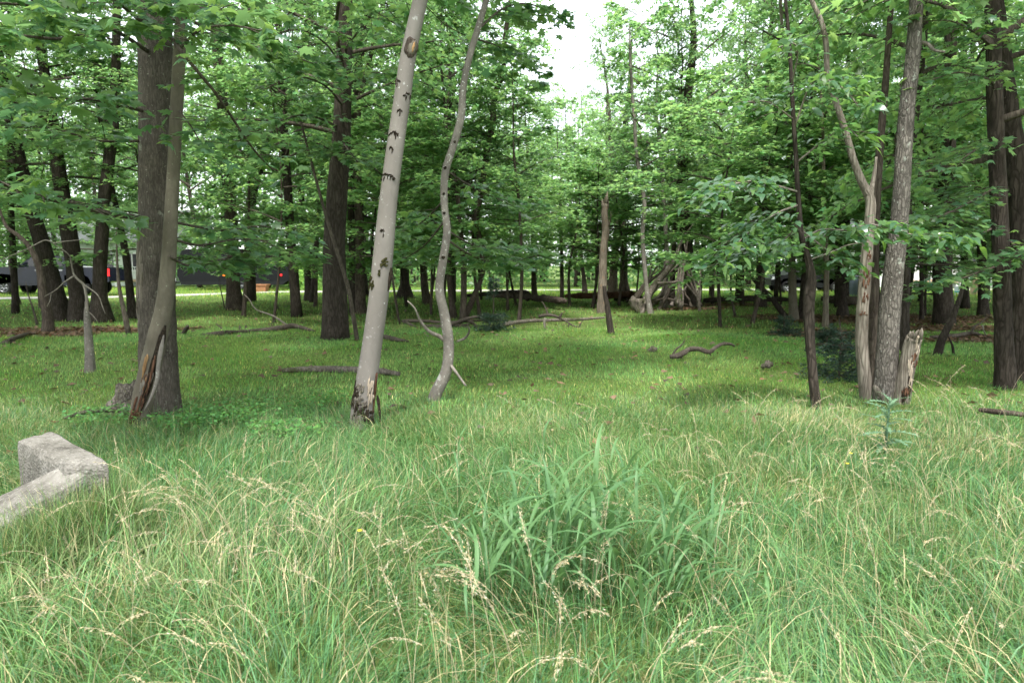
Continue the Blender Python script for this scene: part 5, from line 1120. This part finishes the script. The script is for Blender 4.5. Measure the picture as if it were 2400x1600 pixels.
def frustum(rng, n, y0, y1, marg=1.12, pw=1.0):
    y = np.sqrt(rng.random(n) * (y1 ** 2 - y0 ** 2) + y0 ** 2); x = (rng.random(n) * 2 - 1) * .75 * marg * (y + .3); return x, y
GREEN = np.array([[.072, .172, .056], [.101, .214, .072], [.140, .254, .086], [.084, .192, .082], [.188, .240, .102]])
def grass_cols(rng, x, y, n, straw=.06):
    a = fbm(x * .9, y * .9, 0, 21, 3); b_ = fbm(x * .35 + 40, y * .35, 0, 22, 3); k = rng.random(n)
    i = np.clip((a * .9 - .2 + k * .9 - .05) * 3, 0, 2.999).astype(int); c = GREEN[i]
    bl = (b_ * .6 + rng.random(n) * .6) > .72; c = np.where(bl[:, None], GREEN[3], c)
    ye = (fbm(x * .6 + 9, y * .6, 0, 23, 3) * .6 + rng.random(n) * .6) > .74; c = np.where(ye[:, None], GREEN[4], c)
    s = rng.random(n) < straw * (1 + 5 * np.clip(fbm(x * 1.1, y * 1.1 + 70, 0, 24, 2) - .55, 0, 1)); c = np.where(s[:, None], np.array([.46, .39, .23]), c)
    return c * (.62 + .95 * rng.random(n) ** 1.4)[:, None]
Bpoly = [np.array(q[:2]) for q in (Bl, Br_, Bk, Bf)]; Wpoly = [np.array(q[:2]) for q in (We, Wf, Wb, Wa)]
def in_poly(x, y, poly):
    r = np.zeros(len(x), bool); n = len(poly)
    for i in range(n):
        a, b_ = poly[i], poly[(i + 1) % n]; c = ((a[1] > y) != (b_[1] > y)) & (x < (b_[0] - a[0]) * (y - a[1]) / (b_[1] - a[1] + 1e-12) + a[0]); r ^= c
    return r
rng = np.random.default_rng(77); b = MB()
# long matted meadow grass before the trees
n = 92000; x, y = frustum(rng, n, 1.6, 9.6); keep = ~(in_poly(x, y, Bpoly) | in_poly(x, y, Wpoly)) & (rng.random(n) < np.clip((9.0 - y) / 3.0, 0, 1)); x, y = x[keep], y[keep]; n = len(x)
tuft = fbm(x * 1.5, y * 1.5, 0, 31, 3); comb = fbm(x * .55, y * .55, 0, 32, 2) * 12.0
hh = np.interp(y, [1.5, 4, 5.5, 7, 9.0], [.34, .31, .20, .12, .09]) * (.55 + .9 * tuft) * rng.uniform(.5, 1.25, n)
az = comb + rng.normal(0, 1.2, n); bend = np.clip(rng.normal(1.95, .6, n) + (tuft - .5) * 1.2, .1, 2.7)
V, F, cc = blades(np.stack([x, y, hgt(x, y) - .01], 1), hh, az, bend, rng.uniform(.003, .0095, n), grass_cols(rng, x, y, n, .07), 4); b.add(V, F, 0, cc)
n = 26000; x, y = frustum(rng, n, 1.7, 7.2); keep = ~(in_poly(x, y, Bpoly) | in_poly(x, y, Wpoly)); x, y = x[keep], y[keep]; n = len(x)
V, F, cc = blades(np.stack([x, y, hgt(x, y)], 1), rng.uniform(.3, .6, n) * np.interp(y, [2, 5, 7.2], [1, .8, .4]), fbm(x * .5, y * .5, 0, 36, 2) * 14 + rng.normal(0, .5, n), np.clip(rng.normal(2.3, .3, n), 1.2, 2.9), rng.uniform(.002, .005, n), grass_cols(rng, x, y, n, .12), 5); b.add(V, F, 0, cc)
# upright stems among it
n = 5000; x, y = frustum(rng, n, 1.8, 7.6); keep = ~(in_poly(x, y, Bpoly) | in_poly(x, y, Wpoly)); x, y = x[keep], y[keep]; n = len(x)
V, F, cc = blades(np.stack([x, y, hgt(x, y)], 1), rng.uniform(.3, .62, n) * np.interp(y, [2, 5, 7.6], [1, .8, .4]), rng.uniform(0, 6.28, n), np.clip(rng.normal(.5, .35, n), 0, 1.6), rng.uniform(.002, .004, n), grass_cols(rng, x, y, n, .10), 4); b.add(V, F, 0, cc)
n = 6000; t_ = rng.random(n); o_ = np.abs(rng.normal(0, .16, n)) + .02; wd_ = unit(np.array([Wf[1] - Wb[1], Wb[0] - Wf[0]])); wd_ = wd_ if wd_[1] < 0 else -wd_
x = Wf[0] + (Wb[0] - Wf[0]) * t_ * 1.05 + wd_[0] * o_; y = Wf[1] + (Wb[1] - Wf[1]) * t_ * 1.05 + wd_[1] * o_
V, F, cc = blades(np.stack([x, y, hgt(x, y)], 1), rng.uniform(.22, .5, n) * np.interp(t_, [0, 1], [.8, 1.1]), rng.uniform(0, 6.28, n), np.clip(rng.normal(1.0, .5, n), .1, 2.4), rng.uniform(.003, .008, n), grass_cols(rng, x, y, n, .08), 4); b.add(V, F, 0, cc)
tag(b.obj('meadow_grass', M['grass'], local=True), 'long matted meadow grass in the foreground', 'grass', kind='stuff')
# short fine woodland grass
b = MB()
n = 200000; x, y = frustum(rng, n, 6.2, 17); keep = (rng.random(n) < np.clip((y - 6) / 2.5, 0, 1)) & (in_litter(x, y) + rng.normal(0, .12, n) < .15); x, y = x[keep], y[keep]; n = len(x)
tu = fbm(x * 1.1, y * 1.1, 0, 41, 3); hh = (.035 + .07 * tu) * rng.uniform(.6, 1.3, n); comb = fbm(x * .5, y * .5, 0, 33, 2) * 12
cl = grass_cols(rng, x, y, n, .02) * np.array([1.42, 1.45, 1.05])
V, F, cc = blades(np.stack([x, y, hgt(x, y) - .005], 1), hh, comb + rng.normal(0, .9, n), np.clip(rng.normal(1.2, .5, n), 0, 2.2), rng.uniform(.005, .010, n), cl, 2); b.add(V, F, 0, cc)
n = 150000; x, y = frustum(rng, n, 16, 46, 1.05); road_y = np.interp(x, [-70, -40, -23, -16.5, -12.7, 0, 40, 70], [10, 24, 32.3, 36.6, 40.2, 42.3, 44.5, 46])
keep = (in_litter(x, y) + rng.normal(0, .15, n) < .1) & (np.abs(y - road_y) > 1.25); x, y = x[keep], y[keep]; n = len(x)
cl = grass_cols(rng, x, y, n, .02) * np.array([1.4, 1.38, 1.0]) * np.where((y > 33)[:, None], np.array([1.35, 1.25, .9]), 1)  # verge past the trees coloured brighter and yellower, its sunlight put into the blades
V, F, cc = blades(np.stack([x, y, hgt(x, y) - .005], 1), rng.uniform(.05, .13, n) * np.where(y > 31, 1.8, 1), rng.uniform(0, 6.28, n), np.clip(rng.normal(.7, .4, n), 0, 2), rng.uniform(.012, .028, n), cl, 1); b.add(V, F, 0, cc)
tag(b.obj('woodland_grass', M['grass'], local=True), 'short fine green grass carpeting the clearing and wood floor', 'grass', kind='stuff')
# low clover-like herbs at the left
P = []
for u, v, a, q in ((600, 985, .75, .5), (470, 1015, .5, .3), (680, 1040, .4, .25), (250, 1000, .4, .3), (760, 960, .3, .2)):
    c = G(u, v); n = int(3200 * a * q) + 200; r = np.sqrt(rng.random(n)); t_ = rng.uniform(0, 6.28, n); P.append(np.stack([c[0] + a * r * np.cos(t_), c[1] + q * r * np.sin(t_)], 1))
P = np.concatenate(P); n = len(P); an = rng.uniform(0, 6.28, n); SH['round'] = (np.array([(0, 0, 0), (.35, .2, .03), (.42, .6, .0), (0, .95, -.06), (-.42, .6, 0), (-.35, .2, .03)]), np.array([(0, 1, 2), (0, 2, 3), (0, 3, 4), (0, 4, 5)]))
V, F, k = leaf_geo('round', np.c_[P, hgt(P[:, 0], P[:, 1]) + rng.uniform(.06, .2, n)], np.stack([np.cos(an), np.sin(an), rng.normal(0, .2, n)], 1), np.array([0, 0, 1]) + rng.normal(0, .35, (n, 3)), rng.uniform(.02, .04, n))
tag(MB().add(V, F, 0, leaf_cols(rng, n, k) * np.array([.10, .24, .065])).obj('ground_herbs', M['grass'], local=True), 'low bright clover patch left of the pale leaning tree', 'herbs', kind='stuff')

# dry seed heads
def seedheads(spots):
    b = MB(); SH['spk'] = (np.array([(0, 0, 0), (.10, .4, .03), (0, 1, 0), (-.10, .4, .03)]), np.array([(0, 1, 2), (0, 2, 3)])); LP, LD, Ls = [], [], []
    for x, y, h, az, bn, big in spots:
        m_ = 12; t_ = np.linspace(0, 1, m_); a = bn * t_ ** 1.8; st = h / (m_ - 1)
        xs_ = np.r_[0, np.cumsum(np.sin(a[1:]) * st)]; zs = np.r_[0, np.cumsum(np.cos(a[1:]) * st)]
        P = np.stack([x + cos(az) * xs_, y + sin(az) * xs_, float(hgt(x, y)) + np.maximum(zs, .02)], 1)
        b.tube(P, np.linspace(.0013, .0006, m_) * (1.2 if big else 1), 3, cap=False)
        ln = .16 if big else .11; nsp = 80 if big else 44
        f = 1 - rng.random(nsp) * min(.45, ln / h * 1.3); idx = f * (m_ - 1); i0 = np.clip(idx.astype(int), 0, m_ - 2); p = P[i0] + (P[i0 + 1] - P[i0]) * (idx - i0)[:, None]
        d = unit(P[i0 + 1] - P[i0]) + rng.normal(0, .22, (nsp, 3)); off = unit(rng.normal(0, 1, (nsp, 3))) * (rng.random(nsp) * (.016 if big else .009) * (1.25 - f))[:, None] * 3
        LP.append(p + off); LD.append(d - np.array([0, 0, .35])); Ls.append(rng.uniform(.008, .016, nsp) * (1.1 if big else 1))
    LP, LD, Ls = map(np.concatenate, (LP, LD, Ls)); V, F, k = leaf_geo('spk', LP, LD, rng.normal(0, 1, (len(LP), 3)), Ls)
    b.add(V, F, 0, leaf_cols(rng, len(LP), k, .75, 1.25)); return b
sp = []
for u0, u1_, v0, v1, n, big in ((0, 900, 1150, 1420, 50, 0), (0, 1000, 1380, 1640, 14, 0), (950, 1300, 1440, 1600, 10, 1), (1500, 2400, 1150, 1620, 46, 0), (1650, 2400, 1020, 1200, 46, 0), (900, 1700, 1050, 1350, 44, 0), (1200, 2350, 960, 1060, 40, 0), (2150, 2380, 930, 990, 22, 0), (1250, 1420, 1300, 1500, 10, 1), (640, 800, 1180, 1260, 22, 0), (420, 560, 1170, 1260, 16, 0)):
    for k in range(n):
        g = G(rng.uniform(u0, u1_), rng.uniform(v0, v1), .3); 
        if in_poly(np.array([g[0]]), np.array([g[1]]), Bpoly)[0] or in_poly(np.array([g[0]]), np.array([g[1]]), Wpoly)[0]: continue
        sp.append((g[0], g[1], rng.uniform(.42, .75), rng.normal(3.6, 1.3), np.clip(rng.normal(1.5, .6), .2, 2.7), big))
tag(seedheads(sp).obj('dry_seed_heads', M['straw'], local=True), 'straw-coloured dry grass seed heads nodding over the meadow', 'seed heads', kind='stuff')

# broad-bladed grass clump in front
M["broad"] = leaf_mat("broad_blade", (.075, .165, .068), (.115, .215, .085), (.20, .36, .11), .36, .48, .3)
rng = np.random.default_rng(31)
def broad_leaf(L, W, bend, twist=.3):
    n = 12; t_ = np.linspace(0, 1, n); a = .15 + bend * t_ ** 1.5; st = L / (n - 1); x = np.r_[0, np.cumsum(np.sin(a[1:]) * st)]; z = np.r_[0, np.cumsum(np.cos(a[1:]) * st)]
    wv = W * np.interp(t_, [0, .25, .6, 1], [.45, 1, .8, .02]); tw = twist * t_; V = []
    for i in range(n):
        nrm = np.array([-cos(a[i]), 0, sin(a[i])]); sd_ = np.array([sin(tw[i]) * .6, cos(tw[i]), 0])
        for s in (-1, 0, 1): V.append(np.array([x[i], 0, z[i]]) + sd_ * s * wv[i] / 2 - nrm * (0 if s == 0 else wv[i] * -.14))
    F = [(i * 3 + j, i * 3 + j + 1, i * 3 + j + 4, i * 3 + j + 3) for i in range(n - 1) for j in (0, 1)]
    return MB().add(V, np.array(F), 0, (1, 1, 1)).mesh('leaf', M['broad'])
LV = [broad_leaf(.48, .018, 2.1, .4), broad_leaf(.42, .016, 2.5, -.5), broad_leaf(.52, .020, 1.8, .3), broad_leaf(.38, .015, 1.4, .6), broad_leaf(.50, .018, 2.8, -.3), broad_leaf(.40, .016, 1.0, .2)]
cc = G(1345, 1395); cl = thing('grass_clump', (cc[0], cc[1], 0), 'clump of broad blue-green grass blades in the foreground', 'grass clump')
for k in range(99):
    r = sqrt(rng.random()); a = rng.uniform(0, 6.28); x0, y0 = .47 * r * cos(a) * 1.25, .38 * r * sin(a); hs = rng.uniform(.18, .5)
    lean = rng.normal(0, .10, 2) + np.array([x0, y0]) * .25
    MB().tube(np.array([(x0, y0, -.02), (x0 + lean[0] * .5, y0 + lean[1] * .5, hs * .6), (x0 + lean[0], y0 + lean[1], hs)]), [.0026, .0022, .0015], 5).obj('stem', M['broad'], cl, local=True)
    for j in range(3):
        f = rng.uniform(.35, 1); lf = bpy.data.objects.new('leaf', LV[int(rng.integers(0, 6))]); C.objects.link(lf); lf.parent = cl
        lf.location = (x0 + lean[0] * f, y0 + lean[1] * f, hs * f * .95); lf.rotation_euler = (rng.normal(0, .15), rng.normal(0, .2), rng.uniform(0, 6.28) if rng.random() < .5 else rng.normal(.2, .7)); sc = rng.uniform(.6, 1.1); lf.scale = (sc, sc * rng.uniform(.9, 1.5), sc)
for (u, v, h) in ((1075, 1200, .62), (1160, 1240, .5), (1275, 1240, .62), (1430, 1230, .5)):
    g = G(u, v, .1) - np.array([cc[0], cc[1], 0]); g[2] = 0
    MB().tube(np.array([g, g + [.01, 0, h * .6], g + [-.01, .01, h]]), [.003, .0025, .0015], 5).obj('stem', M['broad'], cl, local=True)
    for j in range(5):
        lf = bpy.data.objects.new('leaf', LV[int(rng.integers(0, 6))]); C.objects.link(lf); lf.parent = cl; lf.location = g + [0, 0, h * (.45 + .13 * j)]; lf.rotation_euler = (0, rng.normal(0, .2), rng.uniform(0, 6.28)); lf.scale = (.5, .8, .5)

# thistle at the right
g = G(2074, 1085, .0); g[2] = float(hgt(g[0], g[1])); th_ = thing('thistle', g, 'pale spiny-leaved thistle plant standing in the right meadow', 'thistle')
M['thistle'] = leaf_mat('thistle', (.11, .20, .115), (.13, .22, .13), (.2, .34, .16), .25, .6, .25)
h = []
for k in range(6):
    f = k / 6; h += [(.03 + .03 * (k % 2), f + .02), (.20 * (1 - f * .6), f + .13), (.045, f + .12)]
h = [(0, 0)] + h + [(0, 1.12)]; Pp = np.array(h + [(-a_, b_) for a_, b_ in h[-2:0:-1]]); nP = len(Pp); mid = np.array([(0, s) for s in np.linspace(.08, 1.0, 8)])
# fan each outline edge to the nearest midrib point
mi_ = [int(np.argmin(np.abs(mid[:, 1] - (Pp[i, 1] + Pp[(i + 1) % nP, 1]) / 2))) + nP for i in range(nP)]
V2 = np.vstack([Pp, mid]); zz = .25 * np.abs(V2[:, 0]) - .35 * V2[:, 1] ** 2; F = np.array([(i, (i + 1) % nP, mi_[i]) for i in range(nP)])
F2 = [];
for i in range(nP):
    a_, b_ = mi_[i], mi_[(i + 1) % nP]
    if a_ != b_: F2.append(((i + 1) % nP, b_, a_))
tl_me = MB().add(np.c_[V2, zz], np.vstack([F, np.array(F2)]), 0, (1, 1, 1)).mesh('leaf', M['thistle'])
MB().tube(np.array([g - [0, 0, .05], g + [0, 0, .25], g + [.01, 0, .52]]), [.011, .009, .006], 8).obj('stem', M['thistle'], th_)
for k in range(22):
    f = k / 22; lf = bpy.data.objects.new('leaf', tl_me); C.objects.link(lf); lf.parent = th_; lf.location = (0, 0, .10 + .42 * f); s = .23 * (1 - .35 * f); lf.scale = (s, s, s)
    lf.rotation_euler = (.75 - .55 * (1 - f) + rng.normal(0, .1), rng.normal(0, .15), k * 2.4)
# a few yellow flowers
M['yellow'] = plain('yellow_petal', (.75, .55, .03), .6, .2)
for k, (u, v) in enumerate(((1994, 1062), (1986, 1086), (843, 1243))):
    g = G(u, v, .3); fl = thing('yellow_flower', (g[0], g[1], 0), ('tiny yellow flower beside the thistle, upper of two', 'tiny yellow flower beside the thistle, lower of two', 'tiny yellow flower in the foreground left of the broad grass clump')[k], 'flower')
    MB().tube(np.array([(0, 0, 0), (.01, 0, .15), (0, 0, .3)]), [.0015, .0013, .001], 5).obj('stem', M['broad'], fl, local=True)
    an = np.arange(5) * 1.2566; V, F, kk = leaf_geo('round', np.tile([[0, 0, .3]], (5, 1)), np.stack([np.cos(an), np.sin(an), an * 0 + .3], 1), np.tile([[0, 0, 1.]], (5, 1)), np.full(5, .014)); MB().add(V, F).obj('petals', M['yellow'], fl, local=True)
